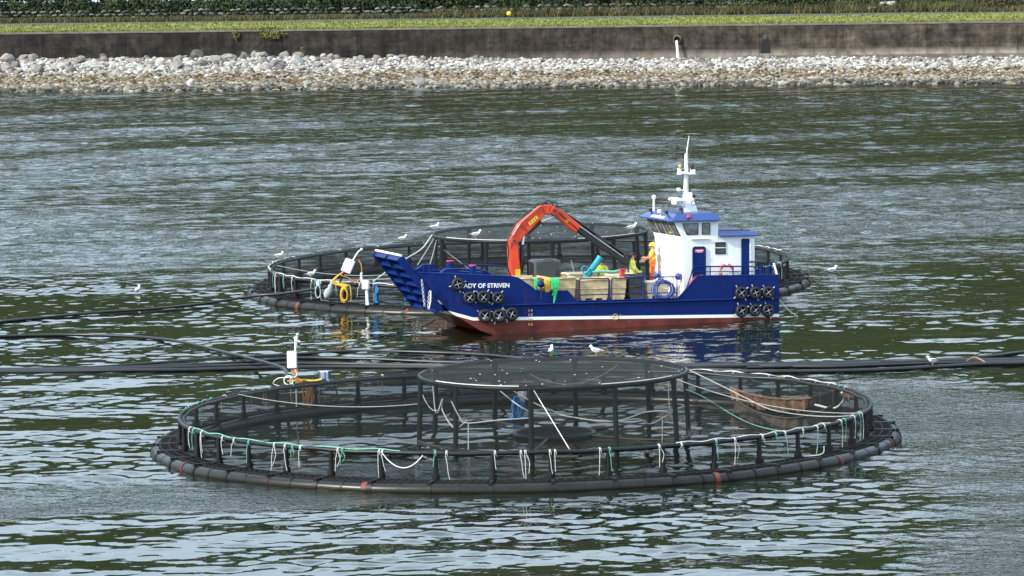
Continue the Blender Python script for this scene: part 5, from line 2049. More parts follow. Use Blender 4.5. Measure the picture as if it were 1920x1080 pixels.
# ---- mast
ms = MB()
ms.add([(3.42, -.22, 4.30), (2.86, -.22, 4.30), (2.86, .22, 4.30), (3.42, .22, 4.30), (3.40, -.12, 5.16), (3.10, -.12, 5.16), (3.10, .12, 5.16), (3.40, .12, 5.16)],
       [(0, 3, 7, 4), (1, 5, 6, 2), (3, 2, 6, 7), (0, 4, 5, 1), (4, 7, 6, 5)])
ms.tube([(3.32, 0, 5.1), (3.30, 0, 6.0), (3.30, 0, 6.75)], [.11, .085, .07], 10)
mast = obj('mast', ms, M['white'], boat)
bb = MB()
bb.tube([(3.32, 0, 6.2), (3.27, 0, 6.9), (3.18, 0, 7.48)], [.04, .028, .012], 8)
obj('whip_antenna', bb, M['white'], mast)
bb = MB()
bb.rbox((3.30, 0, 5.95), (.18, 1.5, .06), .015)
bb.box((3.45, 0, 5.93), (.5, .10, .05))
obj('crosstree', bb, M['white'], mast)
for x, y, z_, mm in ((3.62, .1, 6.02, 'white'), (3.10, .1, 6.06, 'white'), (3.4, -.6, 6.04, 'white'), (3.2, .65, 6.04, 'white'), (3.08, .12, 6.22, 'black')):
    bb = MB()
    bb.tube([(x, y, z_ - .1), (x, y, z_ + .08)], .065, 10)
    bb.tube([(x, y, z_ - .13), (x, y, z_ - .08)], .085, 10)
    obj('navigation_light', bb, M[mm], mast)
bb = MB()
bb.ball((3.62, .1, 6.24), (.07, .07, .07), 7)
obj('signal_lamp', bb, M['yellow'], mast)
bb = MB()
bb.rbox((3.74, 0, 4.86), (.34, 1.15, .15), .05)
bb.lathe([(.001, 0), (.20, 0), (.20, .14), (.001, .17)], 14, 0, (3.74, 0, 4.66))
bb.box((3.52, 0, 4.64), (.45, .16, .05))
obj('radar', bb, M['white'], mast)
bb = MB()
bb.box((3.50, 0, 5.24), (.36, .12, .06))
bb.rbox((3.64, 0, 5.28), (.14, .2, .12), .03)
obj('searchlight_bracket', bb, M['white'], mast)
bb = MB()
bb.rbox((3.02, .12, 5.0), (.14, .2, .14), .03)
bb.tube([(3.14, 0, 5.16), (3.14, 0, 5.3)], .03, 6)
obj('horn', bb, M['black'], mast)
bb = MB()
bb.torus((3.08, .23, 4.72), .09, .014, 16, 6, 0, Matrix.Rotation(R(90), 3, 'X'))
obj('cable_loop', bb, M['winframe'], mast)
bb = MB()
bb.tube([(4.40, -.9, 4.36), (4.40, -.9, 4.86)], .045, 8)
bb.rbox((4.40, -.9, 4.93), (.14, .14, .18), .03)
obj('satellite_antenna', bb, M['white'], boat)

# ---- guard rails
def frame_rail(x0, x1, y=2.03, z0=.88, z1=1.82, midz=1.17, posts=()):
    bb = MB()
    r = .06
    bb.tube(spline([(x0, y, z0), (x0, y, z1 - .1), (x0 - .03, y, z1 - .02), (x0 - .1, y, z1), (x1 + .1, y, z1), (x1 + .03, y, z1 - .02), (x1, y, z1 - .1), (x1, y, z0)], 3), .026, 8)
    bb.tube([(x0, y, midz), (x1, y, midz)], .022, 6)
    for p in posts:
        bb.tube([(p, y, z0), (p, y, z1)], .022, 6)
    return obj('guard_rail', bb, M['blue'], boat)


frame_rail(8.66, 7.40)
frame_rail(7.27, 5.98)
frame_rail(5.88, 4.45, posts=(4.62,))
for x0, x1 in ((8.66, 7.40), (7.27, 5.98), (5.88, 4.45)):
    frame_rail(x0, x1, -2.03)
for sg in (1, -1):
    bb = MB()
    y = sg * 2.04
    bb.tube(spline([(4.05, y, 1.3), (3.83, y, 1.9), (3.75, y, 2.16), (3.6, y, 2.21), (2.4, y, 2.19), (1.25, y, 2.17), (1.08, y, 2.12), (1.02, y, 1.98), (.98, y, 1.78)], 4), .028, 8)
    bb.tube([(3.7, y, 2.0), (1.05, y, 1.97)], .018, 6)
    for x in (3.0, 2.0, 1.45):
        bb.tube([(x, y, 1.78), (x, y, 2.2)], .022, 6)
    obj('guard_rail', bb, M['blue'], boat)
    for x in (.66, .34):
        bb = MB()
        bb.tube([(x, sg * 1.75, 1.3), (x, sg * 1.75, 2.14)], .085, 12)
        bb.tube([(x, sg * 1.75, 2.10), (x, sg * 1.75, 2.14)], .10, 12)
        obj('bollard', bb, M['blue'], boat)
bb = MB()
bb.tube([(.08, 2.0, 1.78), (.10, 2.0, 2.2), (.10, -2.0, 2.2), (.08, -2.0, 1.78)], .035, 8)
bb.tube([(.09, 2.0, 2.0), (.09, -2.0, 2.0)], .022, 6)
for y in (-1.4, -.7, 0, .7, 1.4):
    bb.tube([(.09, y, 1.76), (.10, y, 2.2)], .025, 6)
obj('stern_rail', bb, M['blue'], boat)
bb = MB()
bb.tube([(.06, 2.03, 1.76), (.20, 2.0, 2.28)], .045, 8)
obj('ensign_staff', bb, M['white'], boat)
bb = MB()
bb.rbox((2.2, 0, .95), (2.4, 3.9, .16), .02)
obj('aft_deck', bb, M['deck'], boat)
bb = MB()
bb.rbox((4.35, -1.15, 1.05), (.55, .9, .36), .02)
obj('step', bb, M['white'], boat)

# ---- tyre fenders
def tyre_mesh():
    t = MB()
    q = Matrix.Rotation(R(90), 3, 'X')
    t.lathe([(.155, -.085), (.20, -.10), (.245, -.085), (.268, -.05), (.272, 0), (.268, .05), (.245, .085), (.20, .10), (.155, .085), (.145, .05), (.145, -.05), (.155, -.085)], 24, 0, (0, 0, 0), q)
    for i in range(24):
        a = 2 * math.pi * i / 24
        t.box((.272 * math.cos(a), 0, .272 * math.sin(a)), (.016, .13, .03), 0, Matrix.Rotation(-a, 3, 'Y'))
    d = {'tyre': t.mesh('tyre', M['rubber'])}
    t = MB()
    t.lathe([(.001, .0), (.15, .0)], 18, 0, (0, .02, 0), q)
    d['backing'] = t.mesh('backing', M['black'])
    for nm, s in (('a', 1), ('b', -1)):
        t = MB()
        t.tube([(-.13, .065, -.13 * s), (0, .075, 0), (.13, .065, .13 * s)], .012, 6)
        d['lash' + nm] = t.mesh('lashing', M['chain'])
    t = MB()
    t.tube([(0, -.03, 0), (.045, 0, .05), (.075, .0, .075)], .020, 6)
    d['lug'] = t.mesh('lug', M['rope_white'])
    return d


TY = tyre_mesh()


def tyre(label, x, z_):
    ks = rg.uniform(.93, 1.05)
    T = thing('tyre_fender', label, 'tyre', B(x + rg.uniform(-.02, .02), plan(x) + .115, z_ + rg.uniform(-.025, .025), math.atan2(plan(x + .1) - plan(x - .1), .2) + rg.uniform(-.05, .05), rg.uniform(-.5, .5)) @ Matrix.Diagonal((ks, 1, ks, 1)), 'tyre fenders hung along the blue hull')
    link('tyre', TY['tyre'], T)
    link('lashing', TY['lasha'], T)
    link('lashing', TY['lashb'], T)
    for a in (0, 90, 180, 270):
        if rg.random() < .85:
            o = link('lug', TY['lug'], T)
            o.matrix_local = Matrix.Rotation(R(a), 4, 'Y') @ Matrix.Translation((.19, -.02, .19))


for x, z_, lab in ((13.84, 1.72, 'black tyre fender by the first letter of the white boat name'),
                   (13.37, 1.18, 'foremost tyre in the upper row of three below the boat name'), (12.80, 1.18, 'middle tyre in the upper row of three below the boat name'), (12.23, 1.17, 'aftmost tyre in the upper row of three below the boat name'),
                   (12.74, .44, 'foremost tyre in the low row at the white waterline stripe near the bow'), (12.17, .46, 'middle tyre in the low row at the waterline stripe near the bow'), (11.62, .47, 'aftmost tyre in the low row near the yellow draught marks'),
                   (1.72, 1.12, 'forward tyre in the upper row at the stern quarter'), (1.11, 1.12, 'middle tyre in the upper row at the stern quarter'), (.55, 1.12, 'aft tyre in the upper row at the stern corner'),
                   (1.70, .38, 'forward tyre in the lower row at the stern quarter'), (1.09, .37, 'middle tyre in the lower row at the stern quarter'), (.52, .36, 'aft tyre in the lower row at the stern corner')):
    tyre(lab, x, z_)

# ---- lifebuoy
T = thing('lifebuoy', 'orange and white lifebuoy hung on the stern guard rail', 'lifebuoy', B(2.26, 1.93, 1.99))
for k in range(4):
    bb = MB()
    for c0, c1, mi in ((k * 90 + 12, k * 90 + 78, 0), (k * 90 - 12, k * 90 + 12, 1)):
        pts = [(.27 * math.cos(R(c0 + (c1 - c0) * i / 6)), 0, .27 * math.sin(R(c0 + (c1 - c0) * i / 6))) for i in range(7)]
        bb.tube(pts, .065, 8, mi)
    obj('ring_segment', bb, [mat('lifebuoy_orange', (.75, .16, .09), .5), M['offwhite']], T)

# ---- crane
CR = thing('deck_crane', 'orange red knuckle boom crane folded over the work deck with a black outer boom', 'crane', B(0, 0, 0))


def arm(mb, a, c, h0, h1, w, m=0, w1=None):
    a, c = Vector(a), Vector(c)
    d = (c - a).normalized()
    up = Vector((-d.z, 0, d.x))
    if up.z < 0 or (abs(up.z) < .2 and up.x > 0):
        up = -up
    s = Vector((0, 1, 0))
    w1 = w1 or w
    bv = .035
    vs = []
    for p, h, ww in ((a, h0, w), (c, h1, w1)):
        for k, j in ((-1, -1), (1, -1), (1, 1), (-1, 1)):
            for e in ((0, 1), (1, 0)):
                x_, y_ = ww / 2, h / 2
                q = (x_ - bv * e[0], y_ - bv * e[1])
                pass
        ring = [(ww / 2 - bv, -h / 2), (ww / 2, -h / 2 + bv), (ww / 2, h / 2 - bv), (ww / 2 - bv, h / 2), (-ww / 2 + bv, h / 2), (-ww / 2, h / 2 - bv), (-ww / 2, -h / 2 + bv), (-ww / 2 + bv, -h / 2)]
        vs += [p + s * u + up * v for u, v in ring]
    mb.add(vs, [tuple(reversed(range(8))), tuple(range(8, 16))] + [(i, (i + 1) % 8, 8 + (i + 1) % 8, 8 + i) for i in range(8)], m)


bb = MB()
bb.lathe([(.42, .86), (.42, 1.25), (.32, 1.35), (.30, 1.6)], 16, 0, (10.73, 0, 0))
obj('crane_base', bb, M['black'], CR)
bb = MB()
arm(bb, (10.72, 0, 1.5), (10.82, 0, 2.6), .44, .40, .44)
arm(bb, (10.82, 0, 2.55), (10.86, 0, 3.32), .40, .34, .42)
bb.tube([(10.86, -.26, 3.32), (10.86, .26, 3.32)], .13, 12)
col_ = obj('column', bb, M['orange'], CR)
bb = MB()
arm(bb, (10.88, 0, 3.22), (10.42, 0, 3.86), .36, .50, .36)
arm(bb, (10.44, 0, 3.80), (9.55, 0, 4.56), .50, .40, .36)
arm(bb, (9.60, 0, 4.54), (9.22, 0, 4.58), .40, .36, .36)
bb.tube([(9.12, -.24, 4.52), (9.12, .24, 4.52)], .15, 12)
mb_ = obj('main_boom', bb, M['orange'], CR)
bb = MB()
bb.box((10.02, .186, 4.13), (.46, .012, .15), 0, Matrix.Rotation(R(40), 3, 'Y'))
for k in range(3):
    bb.box((10.12 - .10 * k, .194, 4.06 + .075 * k), (.05, .008, .09), 1, Matrix.Rotation(R(40), 3, 'Y'))
obj('decal', bb, [M['yellow'], M['red']], CR)
bb = MB()
bb.box((10.70, .24, 2.02), (.20, .02, .26), 0)
obj('decal', bb, M['yellow'], CR)
bb = MB()
arm(bb, (9.30, 0, 4.62), (8.85, 0, 4.36), .28, .36, .36)
arm(bb, (8.90, 0, 4.39), (8.06, 0, 3.74), .36, .35, .34)
bb.box((8.55, .176, 4.08), (.14, .01, .12), 1, Matrix.Rotation(R(-38), 3, 'Y'))
obj('outer_boom', bb, [M['orange'], M['yellow']], CR)
bb = MB()
arm(bb, (8.9, 0, 4.36), (6.02, 0, 2.40), .30, .30, .26)
for k in range(3):
    bb.tube([(9.05, -.09 + .09 * k, 4.68), (8.0, -.09 + .09 * k, 4.02), (6.05, -.09 + .09 * k, 2.66)], .035, 8)
obj('telescopic_boom', bb, M['black'], CR)
bb = MB()
arm(bb, (7.4, 0, 3.34), (6.8, 0, 2.93), .37, .37, .32)
obj('boom_collar', bb, M['black'], CR)
bb = MB()
bb.tube([(8.0, .15, 3.85), (6.1, .15, 2.55)], .022, 6)
obj('hydraulic_pipe', bb, M['chrome'], CR)
bb = MB()
arm(bb, (6.02, 0, 2.42), (5.86, 0, 2.30), .34, .30, .28)
bb.tube([(5.92, 0, 2.3), (5.92, 0, 2.05)], .04, 8)
obj('boom_tip', bb, M['black'], CR)
bb = MB()
bb.tube([(10.50, 0, 2.0), (10.42, 0, 3.15)], .10, 12)
bb.tube([(10.42, 0, 3.1), (10.35, 0, 3.72)], .05, 10, 1)
obj('lift_cylinder', bb, [M['black'], M['chrome']], CR)
bb = MB()
bb.tube([(10.30, 0, 3.55), (9.62, 0, 4.06)], .085, 12)
bb.tube([(9.64, 0, 4.05), (9.02, 0, 4.30)], .042, 10, 1)
obj('boom_cylinder', bb, [M['black'], M['chrome']], CR)
bb = MB()
bb.tube(spline([(10.98, .16, 1.8), (11.12, .18, 2.3), (11.08, .18, 2.9), (11.12, .18, 3.3), (10.95, .2, 3.6)], 5), .03, 6)
bb.tube(spline([(9.55, .1, 4.78), (9.40, .1, 4.94), (9.2, .1, 4.86), (9.12, .1, 4.62)], 5), .022, 6)
bb.tube(spline([(9.35, .15, 4.72), (9.25, .15, 4.86), (9.0, .15, 4.83), (8.95, .15, 4.6)], 5), .022, 6)
bb.rbox((9.48, 0, 4.82), (.3, .24, .10), .03)
bb.tube(spline([(10.98, .20, 3.0), (10.86, .21, 3.55), (10.48, .21, 4.06), (9.95, .21, 4.50), (9.55, .2, 4.80)], 5), .02, 6)
bb.tube(spline([(11.02, -.2, 3.0), (10.92, -.2, 3.55), (10.55, -.2, 4.10), (10.0, -.2, 4.56), (9.5, -.19, 4.86)], 5), .02, 6)
bb.tube(spline([(8.9, .2, 4.42), (8.5, .22, 4.05), (8.1, .2, 3.72), (7.6, .2, 3.28)], 5), .018, 6)
obj('hydraulic_hose', bb, M['black'], CR)
for px_, pz_, pr_ in ((10.86, 3.32, .07), (9.12, 4.52, .08), (10.30, 3.56, .05), (9.02, 4.30, .05), (10.42, 3.0, .05)):
    bb = MB()
    bb.tube([(px_, -.29, pz_), (px_, .29, pz_)], pr_, 10)
    obj('pivot_pin', bb, M['darkgrey'], CR)
bb = MB()
bb.tube([(5.92, 0, 2.1), (5.92, 0, 1.86)], .012, 6)
bb.torus((5.92, 0, 1.78), .06, .02, 12, 6, 0, Matrix.Rotation(R(90), 3, 'X'))
obj('hook', bb, M['chain'], CR)

# ---- deck gear
T = thing('engine_box', 'black power pack box standing on deck behind the crane column', 'machine', B(9.6, .35, .86))
bb = MB()
bb.rbox((0, 0, 1.28), (1.16, .95, .80), .08)
obj('housing', bb, M['darkgrey'], T)
bb = MB()
bb.rbox((.585, 0, 1.28), (.02, .72, .62), .05)
obj('intake_grille', bb, M['black'], T)
bb = MB()
bb.box((-.42, .48, 1.15), (.12, .03, .25))
bb.tube([(.2, .48, 1.62), (.2, .5, 1.7), (-.2, .5, 1.7), (-.2, .48, 1.62)], .015, 6)
obj('handle', bb, M['black'], T)
bb = MB()
bb.rbox((0, 0, .44), (1.0, .8, .88), .03)
obj('pedestal', bb, M['black'], T)


def fish_bin(label, x, y, w, d, h, m='cream', taper=.06, z0=.87):
    T = thing('fish_bin', label, 'bin', B(x, y, z0), 'bins standing on the work deck')
    b1 = MB()
    a, c = w / 2 - taper, d / 2 - taper
    A, C_ = w / 2, d / 2
    t = .05
    zb = .12
    vs = [(-a, -c, zb), (a, -c, zb), (a, c, zb), (-a, c, zb), (-A, -C_, h), (A, -C_, h), (A, C_, h), (-A, C_, h), (-A + t, -C_ + t, h), (A - t, -C_ + t, h), (A - t, C_ - t, h), (-A + t, C_ - t, h),
          (-a + t, -c + t, zb + .06), (a - t, -c + t, zb + .06), (a - t, c - t, zb + .06), (-a + t, c - t, zb + .06)]
    b1.add(vs, [(3, 2, 1, 0), (0, 1, 5, 4), (1, 2, 6, 5), (2, 3, 7, 6), (3, 0, 4, 7), (4, 5, 9, 8), (5, 6, 10, 9), (6, 7, 11, 10), (7, 4, 8, 11), (8, 9, 13, 12), (9, 10, 14, 13), (10, 11, 15, 14), (11, 8, 12, 15), (12, 13, 14, 15)])
    obj('tub', b1, M[m], T)
    b1 = MB()
    for zz in (h - .05, h * .55):
        k = (zz - zb) / (h - zb)
        X_, Y_ = a + (A - a) * k + .012, c + (C_ - c) * k + .012
        b1.tube([(-X_, -Y_, zz), (X_, -Y_, zz), (X_, Y_, zz), (-X_, Y_, zz)], .022, 6, 0, True)
    obj('rim', b1, M[m], T)
    for sx_ in (-1, 0, 1):
        b1 = MB()
        b1.box((sx_ * (a - .12), 0, .06), (.16, 2 * c, .12))
        obj('foot', b1, M[m], T)
    return T


fish_bin('cream fish bin behind the foremost deck guard rail', 7.86, 1.05, 1.26, 1.1, .92)
fish_bin('cream fish bin behind the second deck guard rail, next to the red post', 6.80, .95, .72, 1.1, .93)
fish_bin('black bin between the red post and the hose coil', 6.02, .95, .66, 1.0, 1.00, 'darkgrey')
fish_bin('pale cream bin behind the blue hose coil', 4.98, .80, 1.0, .9, .70, 'cream2')
fish_bin('tall cream fish bin beside the crane base, foremost on deck', 10.62, 1.20, 1.15, 1.1, 1.06)
fish_bin('cream fish bin behind the green rope bunch', 9.28, 1.20, 1.15, 1.1, 1.02)
fish_bin('pale cream bin at the far rail below the turquoise tube', 7.55, -1.2, 1.2, 1.1, .98, 'cream2')
fish_bin('pale cream bin at the far rail in front of the crouching worker', 6.25, -.15, 1.1, .9, 1.0, 'cream2')
fish_bin('cream fish bin at the far rail behind the black power pack', 8.9, -1.25, 1.2, 1.1, .98)
line('green-white net rope heaped along the top of the far bins', [BT @ Vector(p) for p in ((7.3, -.3, 1.92), (6.9, -.2, 1.96), (6.5, -.1, 1.93), (6.1, -.1, 1.97), (5.8, -.2, 1.93))], .06, 'rope_green')
T = thing('boom_rest', 'red boom rest post standing between the cream and black bins', 'post', B(6.42, .9, .87))
bb = MB()
bb.rbox((0, 0, .60), (.17, .17, 1.2), .015)
bb.rbox((0, 0, 1.22), (.26, .22, .06), .01)
bb.rbox((0, 0, .02), (.3, .3, .04), .01)
obj('post', bb, M['red'], T)
T = thing('turquoise_tube', 'tilted turquoise plastic tube sticking up from the bins', 'tube', B(7.38, -.4, 1.72))
bb = MB()
d_ = Vector((-.62, 0, .80)).normalized()
q = d_.to_track_quat('Z', 'Y').to_matrix()
bb.lathe([(.001, -.1), (.135, -.1), (.135, .95), (.15, .97), (.15, 1.02), (.12, 1.02), (.12, .85), (.001, .85)], 14, 0, (.15, 0, 0), q)
obj('tube', bb, M['turq'], T)
bb = MB()
bb.tube(spline([(.28, .14, .18), (.42, .16, .30), (.32, .16, .46), (.12, .15, .40)], 4), .025, 6)
obj('handle', bb, M['turq'], T)
T = thing('hose_coil', 'big coil of blue hose hung over the aft guard rail', 'hose', B(5.10, 2.10, 1.30))
bb = MB()
for k in range(9):
    bb.torus((rg.uniform(-.10, .10), .02 + .016 * k - .05, rg.uniform(-.05, .04)), .40 + rg.uniform(-.10, .03), .024, 32, 6, 0, Matrix.Rotation(R(90 + rg.uniform(-3, 3)), 3, 'X') @ Matrix.Diagonal((rg.uniform(.95, 1.15), rg.uniform(.85, 1.0), 1)))
bb.tube(spline([(-.35, .05, -.2), (-.55, .05, -.30), (-.62, .02, -.38)], 4), .024, 6)
bb.tube(spline([(.3, .05, .3), (.15, .05, .5), (.0, .04, .52)], 4), .024, 6)
obj('coil', bb, M['hose_blue'], T)
T = thing('net_winch', 'white and blue net winch in front of the wheelhouse', 'winch', B(4.75, .9, .87))
bb = MB()
bb.tube([(-.4, .6, .7), (-.4, .6, 1.3), (.1, .6, 1.3), (.1, .6, .7)], .03, 8)
bb.tube([(-.4, .6, 1.05), (.1, .6, 1.05)], .025, 8)
bb.tube([(.35, .3, .7), (.3, .3, 1.2)], .03, 8)
obj('frame', bb, M['offwhite'], T)
bb = MB()
bb.lathe([(.001, -.1), (.17, -.1), (.17, -.07), (.09, -.07), (.09, .07), (.17, .07), (.17, .1), (.001, .1)], 14, 0, (.32, .5, .98), Matrix.Rotation(R(90), 3, 'Y'))
bb.lathe([(.001, -.1), (.14, -.1), (.14, .1), (.001, .1)], 14, 0, (-.55, .6, .92), Matrix.Rotation(R(90), 3, 'X'))
obj('drum', bb, M['hose_blue'], T)
T = thing('rope_bunch', 'bunch of bright green rope hanging down over the hull side', 'rope', B(9.75, 2.02, 1.3))
bb = MB()
for k in range(13):
    x = rg.uniform(-.20, .20)
    L = rg.uniform(.35, .85)
    bb.tube(spline([(x * .8, -.25, .50), (x, .05, .55), (x * .7, .15, .25), (x * .4 + rg.uniform(-.05, .05), .15, 0.1), (x * .6 + rg.uniform(-.06, .06), .14, .35 - L)], 5), .03, 6)
obj('bunch', bb, M['rope_bright'], T)
T = thing('rope_bunch', 'smaller bunch of green rope over the bulwark beside the blue buoy', 'rope', B(10.55, 2.0, 1.62))
bb = MB()
for k in range(7):
    x = rg.uniform(-.12, .12)
    bb.tube(spline([(x, -.2, .22), (x, .05, .25), (x * 1.1, .12, 0), (x * .8, .12, -.18)], 4), .03, 6)
obj('bunch', bb, M['rope_bright'], T)
T = thing('rope_bunch', 'yellow rope bunch hanging beside the bright green rope', 'rope', B(10.05, 1.98, 1.55))
bb = MB()
for k in range(7):
    x = rg.uniform(-.10, .10)
    bb.tube(spline([(x, -.2, .30), (x, .05, .32), (x * 1.1, .10, 0), (x * .8, .10, -.22)], 4), .03, 6)
obj('bunch', bb, M['rope_yellow'], T)
T = thing('buoy', 'dark blue ball buoy hanging at the bulwark step between green and yellow rope', 'buoy', B(10.36, 2.2, 1.66))
bb = MB()
bb.ball((0, 0, 0), (.14, .14, .14), 10)
bb.tube([(0, 0, .12), (0, 0, .2)], .03, 6)
obj('ball', bb, M['blue'], T)
bb = MB()
bb.tube([(0, 0, -.13), (.01, 0, -.6)], .03, 6)
obj('tail', bb, M['black'], T)
T = thing('crate', 'white plastic box on the aft deck behind the lifebuoy', 'box', B(2.0, 1.92, 1.70))
bb = MB()
bb.rbox((0, 0, .14), (.42, .2, .28), .03)
obj('box', bb, M['offwhite'], T)
line('pale mooring line running from the stern down to the water', [BT @ Vector((.0, 1.9, .85)), BT @ Vector((-.45, 1.9, .35)), BT @ Vector((-.9, 1.9, .03))], .02)
line('orange cover edge tucked behind the step in the aft bulwark', [BT @ Vector((3.9, 1.95, 1.45)), BT @ Vector((3.62, 1.95, 1.75)), BT @ Vector((3.3, 1.95, 1.85))], .05, 'red')


# ------------------------------------------------------------------ people
def person(label, mtx, J, paint, hat=None, hair=None):
    """J: joint name -> (position, radius); one continuous skinned body"""
    bones = [('pelvis', 'waist'), ('waist', 'chest'), ('chest', 'neck'), ('neck', 'head'), ('head', 'crown')]
    for s in 'LR':
        bones += [('chest', 'sho' + s), ('sho' + s, 'elb' + s), ('elb' + s, 'wri' + s), ('wri' + s, 'palm' + s), ('pelvis', 'hip' + s), ('hip' + s, 'kne' + s), ('kne' + s, 'ank' + s), ('ank' + s, 'toe' + s)]
        pw, pp = Vector(J['wri' + s][0]), Vector(J['palm' + s][0])
        d = (pp - pw).normalized()
        e = d.cross(Vector((0, 1, 0)))
        if e.length < .2:
            e = d.cross(Vector((1, 0, 0)))
        e.normalize()
        for k in range(4):
            o = (k - 1.5) * .021
            Ln = (.075, .085, .08, .062)[k]
            J['f%d%s' % (k, s)] = (pp + d * .05 + e * o, .0095)
            J['g%d%s' % (k, s)] = (pp + d * (.05 + Ln * .55) + e * o * 1.1, .009)
            J['h%d%s' % (k, s)] = (pp + d * (.05 + Ln * .85) + e * o * 1.1 + Vector((.02, 0, -.012)), .008)
            bones += [('palm' + s, 'f%d%s' % (k, s)), ('f%d%s' % (k, s), 'g%d%s' % (k, s)), ('g%d%s' % (k, s), 'h%d%s' % (k, s))]
        J['t' + s] = (pp + e * .055 + d * .02, .010)
        J['u' + s] = (pp + e * .07 + d * .055, .009)
        bones += [('palm' + s, 't' + s), ('t' + s, 'u' + s)]
    names = list(J)
    names.remove('pelvis')
    names = ['pelvis'] + names
    ix = {k: i for i, k in enumerate(names)}
    me = bpy.data.meshes.new('skeleton')
    me.from_pydata([tuple(J[k][0]) for k in names], [(ix[a], ix[c]) for a, c in bones], [])
    o = bpy.data.objects.new('skeleton', me)
    COL.objects.link(o)
    o.modifiers.new('skin', 'SKIN').use_smooth_shade = True
    sv = me.skin_vertices[0].data
    for i, k in enumerate(names):
        r = J[k][1]
        sv[i].radius = r if isinstance(r, tuple) else (r, r)
        sv[i].use_root = (i == 0)
    sd = o.modifiers.new('sub', 'SUBSURF')
    sd.levels = sd.render_levels = 1
    dg = bpy.context.evaluated_depsgraph_get()
    body = bpy.data.meshes.new_from_object(o.evaluated_get(dg))
    bpy.data.objects.remove(o)
    body.materials.clear()
    mats = [M['skin'], M['hivis'], M['suit'], M['trouser'], M['boots'], M['offwhite']]
    for m_ in mats:
        body.materials.append(m_)
    for p in body.polygons:
        p.use_smooth = True
        p.material_index = paint(p.center)
    T = thing('person', label, 'person', mtx)
    link('body', body, T)
    hc, hr = Vector(J['head'][0]), .105
    bb = MB()
    bb.ball(hc + Vector((.10, .035, .02)), (.012, .014, .012), 6)
    bb.ball(hc + Vector((.10, -.035, .02)), (.012, .014, .012), 6)
    obj('eyes', bb, M['gull_dark'], T)
    bb = MB()
    bb.tube([hc + Vector((.09, 0, .02)), hc + Vector((.125, 0, -.02))], [.012, .018], 6)
    bb.box(hc + Vector((.10, 0, -.06)), (.02, .05, .012))
    for s in (-1, 1):
        bb.ball(hc + Vector((0, s * .10, 0)), (.02, .014, .03), 6)
    obj('face_features', bb, M['skin'], T)
    if hair:
        bb = MB()
        bb.ball(hc + Vector((-.018, 0, .045)), (.115, .108, .10), 10)
        bb.ball(hc + Vector((-.04, 0, .0)), (.09, .098, .10), 8)
        obj('hair', bb, hair, T)
    if hat:
        bb = MB()
        bb.lathe([(.165, .02), (.135, .03), (.132, .07), (.11, .125), (.06, .155), (.001, .162)], 14, 0, hc + Vector((0, 0, .03)))
        bb.lathe([(.001, .018), (.165, .02)], 14, 0, hc + Vector((0, 0, .03)))
        obj('helmet', bb, hat, T)
    return T


def standing(h=1.78, armL=None, armR=None):
    k = h / 1.78
    J = {'pelvis': ((0, 0, .95 * k), (.15, .11)), 'waist': ((0, 0, 1.12 * k), (.145, .11)), 'chest': ((0, 0, 1.36 * k), (.17, .125)), 'neck': ((0, 0, 1.53 * k), .062),
         'head': ((.02, 0, 1.65 * k), .098), 'crown': ((.02, 0, 1.73 * k), .075)}
    for s, sg in (('L', 1), ('R', -1)):
        J['sho' + s] = ((0, sg * .19, 1.43 * k), .075)
        a = (armL if s == 'L' else armR) or ((.06, .26, 1.15), (.22, .22, 1.0), (.30, .2, .98))
        J['elb' + s] = ((a[0][0], sg * a[0][1], a[0][2] * k), .058)
        J['wri' + s] = ((a[1][0], sg * a[1][1], a[1][2] * k), .042)
        J['palm' + s] = ((a[2][0], sg * a[2][1], a[2][2] * k), .036)
        J['hip' + s] = ((0, sg * .10, .90 * k), .105)
        J['kne' + s] = ((.02, sg * .12, .50 * k), .078)
        J['ank' + s] = ((-.01, sg * .13, .09 * k), .06)
        J['toe' + s] = ((.14, sg * .15, .05 * k), .045)
    return J


def paint_vest(c):
    if c.z > 1.50:
        return 0
    if abs(c.y) > .235 and c.z < 1.2 and c.x > .14:
        return 0
    if c.z > .98:
        return 5 if (1.10 < c.z < 1.16 or 1.26 < c.z < 1.31) and abs(c.y) < .2 else 1
    return 3 if c.z > .16 else 4


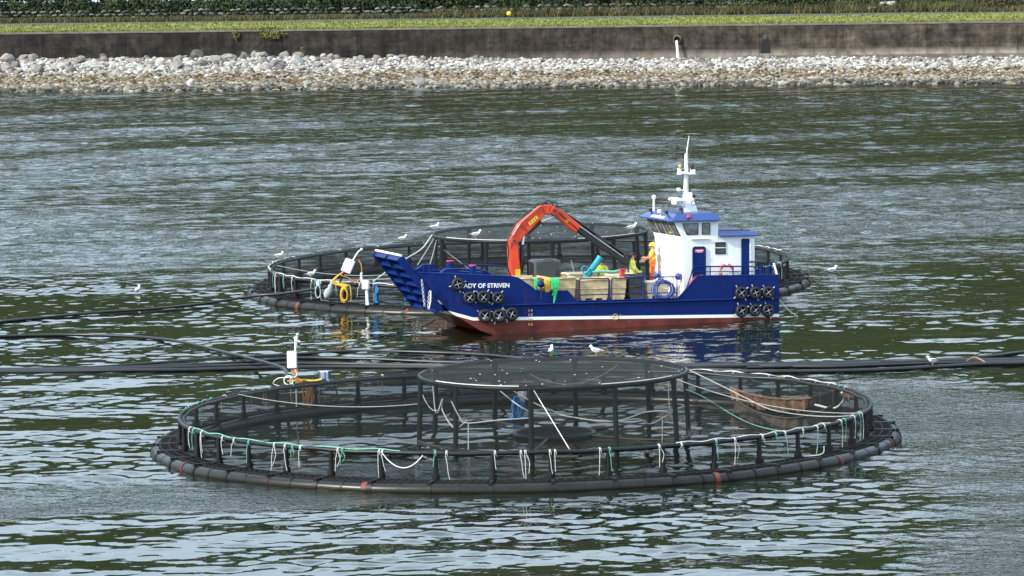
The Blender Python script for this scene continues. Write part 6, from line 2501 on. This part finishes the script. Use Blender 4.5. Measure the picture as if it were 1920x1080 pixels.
def paint_suit(c):
    if c.z > 1.52:
        return 0
    if c.z > 1.12 and abs(c.y) < .16:
        return 1
    if c.x > .25 and c.z > .9:
        return 0
    return 2 if c.z > .16 else 4


deck_z = .865
person('worker in a yellow hi-vis vest and blue trousers standing behind the black bin', B(5.40, -.75, deck_z, R(150)), standing(1.80), paint_vest, hair=M['hair'])
person('worker in orange oilskins and a yellow helmet standing by the wheelhouse front', B(4.36, -1.15, 1.235, R(0)), standing(1.74, ((.16, .30, 1.2), (.38, .26, 1.22), (.46, .24, 1.22)), ((.10, .28, 1.16), (.32, .22, 1.08), (.4, .2, 1.06))), paint_suit, hat=M['helmet'])
J = {'pelvis': ((-.22, 0, .50), (.15, .12)), 'waist': ((-.16, 0, .68), (.145, .11)), 'chest': ((-.02, 0, .98), (.17, .125)), 'neck': ((.03, 0, 1.17), .062), 'head': ((.07, 0, 1.29), .098), 'crown': ((.07, 0, 1.37), .075)}
for s, sg in (('L', 1), ('R', -1)):
    J['sho' + s] = ((.0, sg * .19, 1.06), .075)
    J['elb' + s] = ((.12, sg * .27, .84), .058)
    J['wri' + s] = ((.34, sg * .20, .80), .042)
    J['palm' + s] = ((.42, sg * .18, .80), .036)
    J['hip' + s] = ((-.20, sg * .11, .46), .105)
    J['kne' + s] = ((.22, sg * .17, .50), .078)
    J['ank' + s] = ((.02, sg * .16, .09), .06)
    J['toe' + s] = ((.18, sg * .17, .05), .045)


def paint_crouch(c):
    if c.z > 1.15:
        return 0
    if c.x > .26 and c.z > .7:
        return 0
    if c.z > .62 and c.x < .26:
        return 1
    return 3 if c.z > .16 else 4


pc = person('brown-haired worker in a yellow hi-vis jacket crouching behind the bins', B(6.62, -1.05, deck_z + .12, R(60)), J, paint_crouch, hair=M['hair'])
T = thing('pallet', 'low pallet on deck under the crouching worker', 'pallet', B(6.62, -1.25, .866))
for k in range(5):
    bb = MB()
    bb.box((-.4 + .2 * k, 0, .10), (.15, .9, .025))
    obj('board', bb, M['wood'], T)
for y in (-.38, 0, .38):
    bb = MB()
    bb.box((0, y, .045), (.95, .09, .085))
    obj('bearer', bb, M['wood'], T)
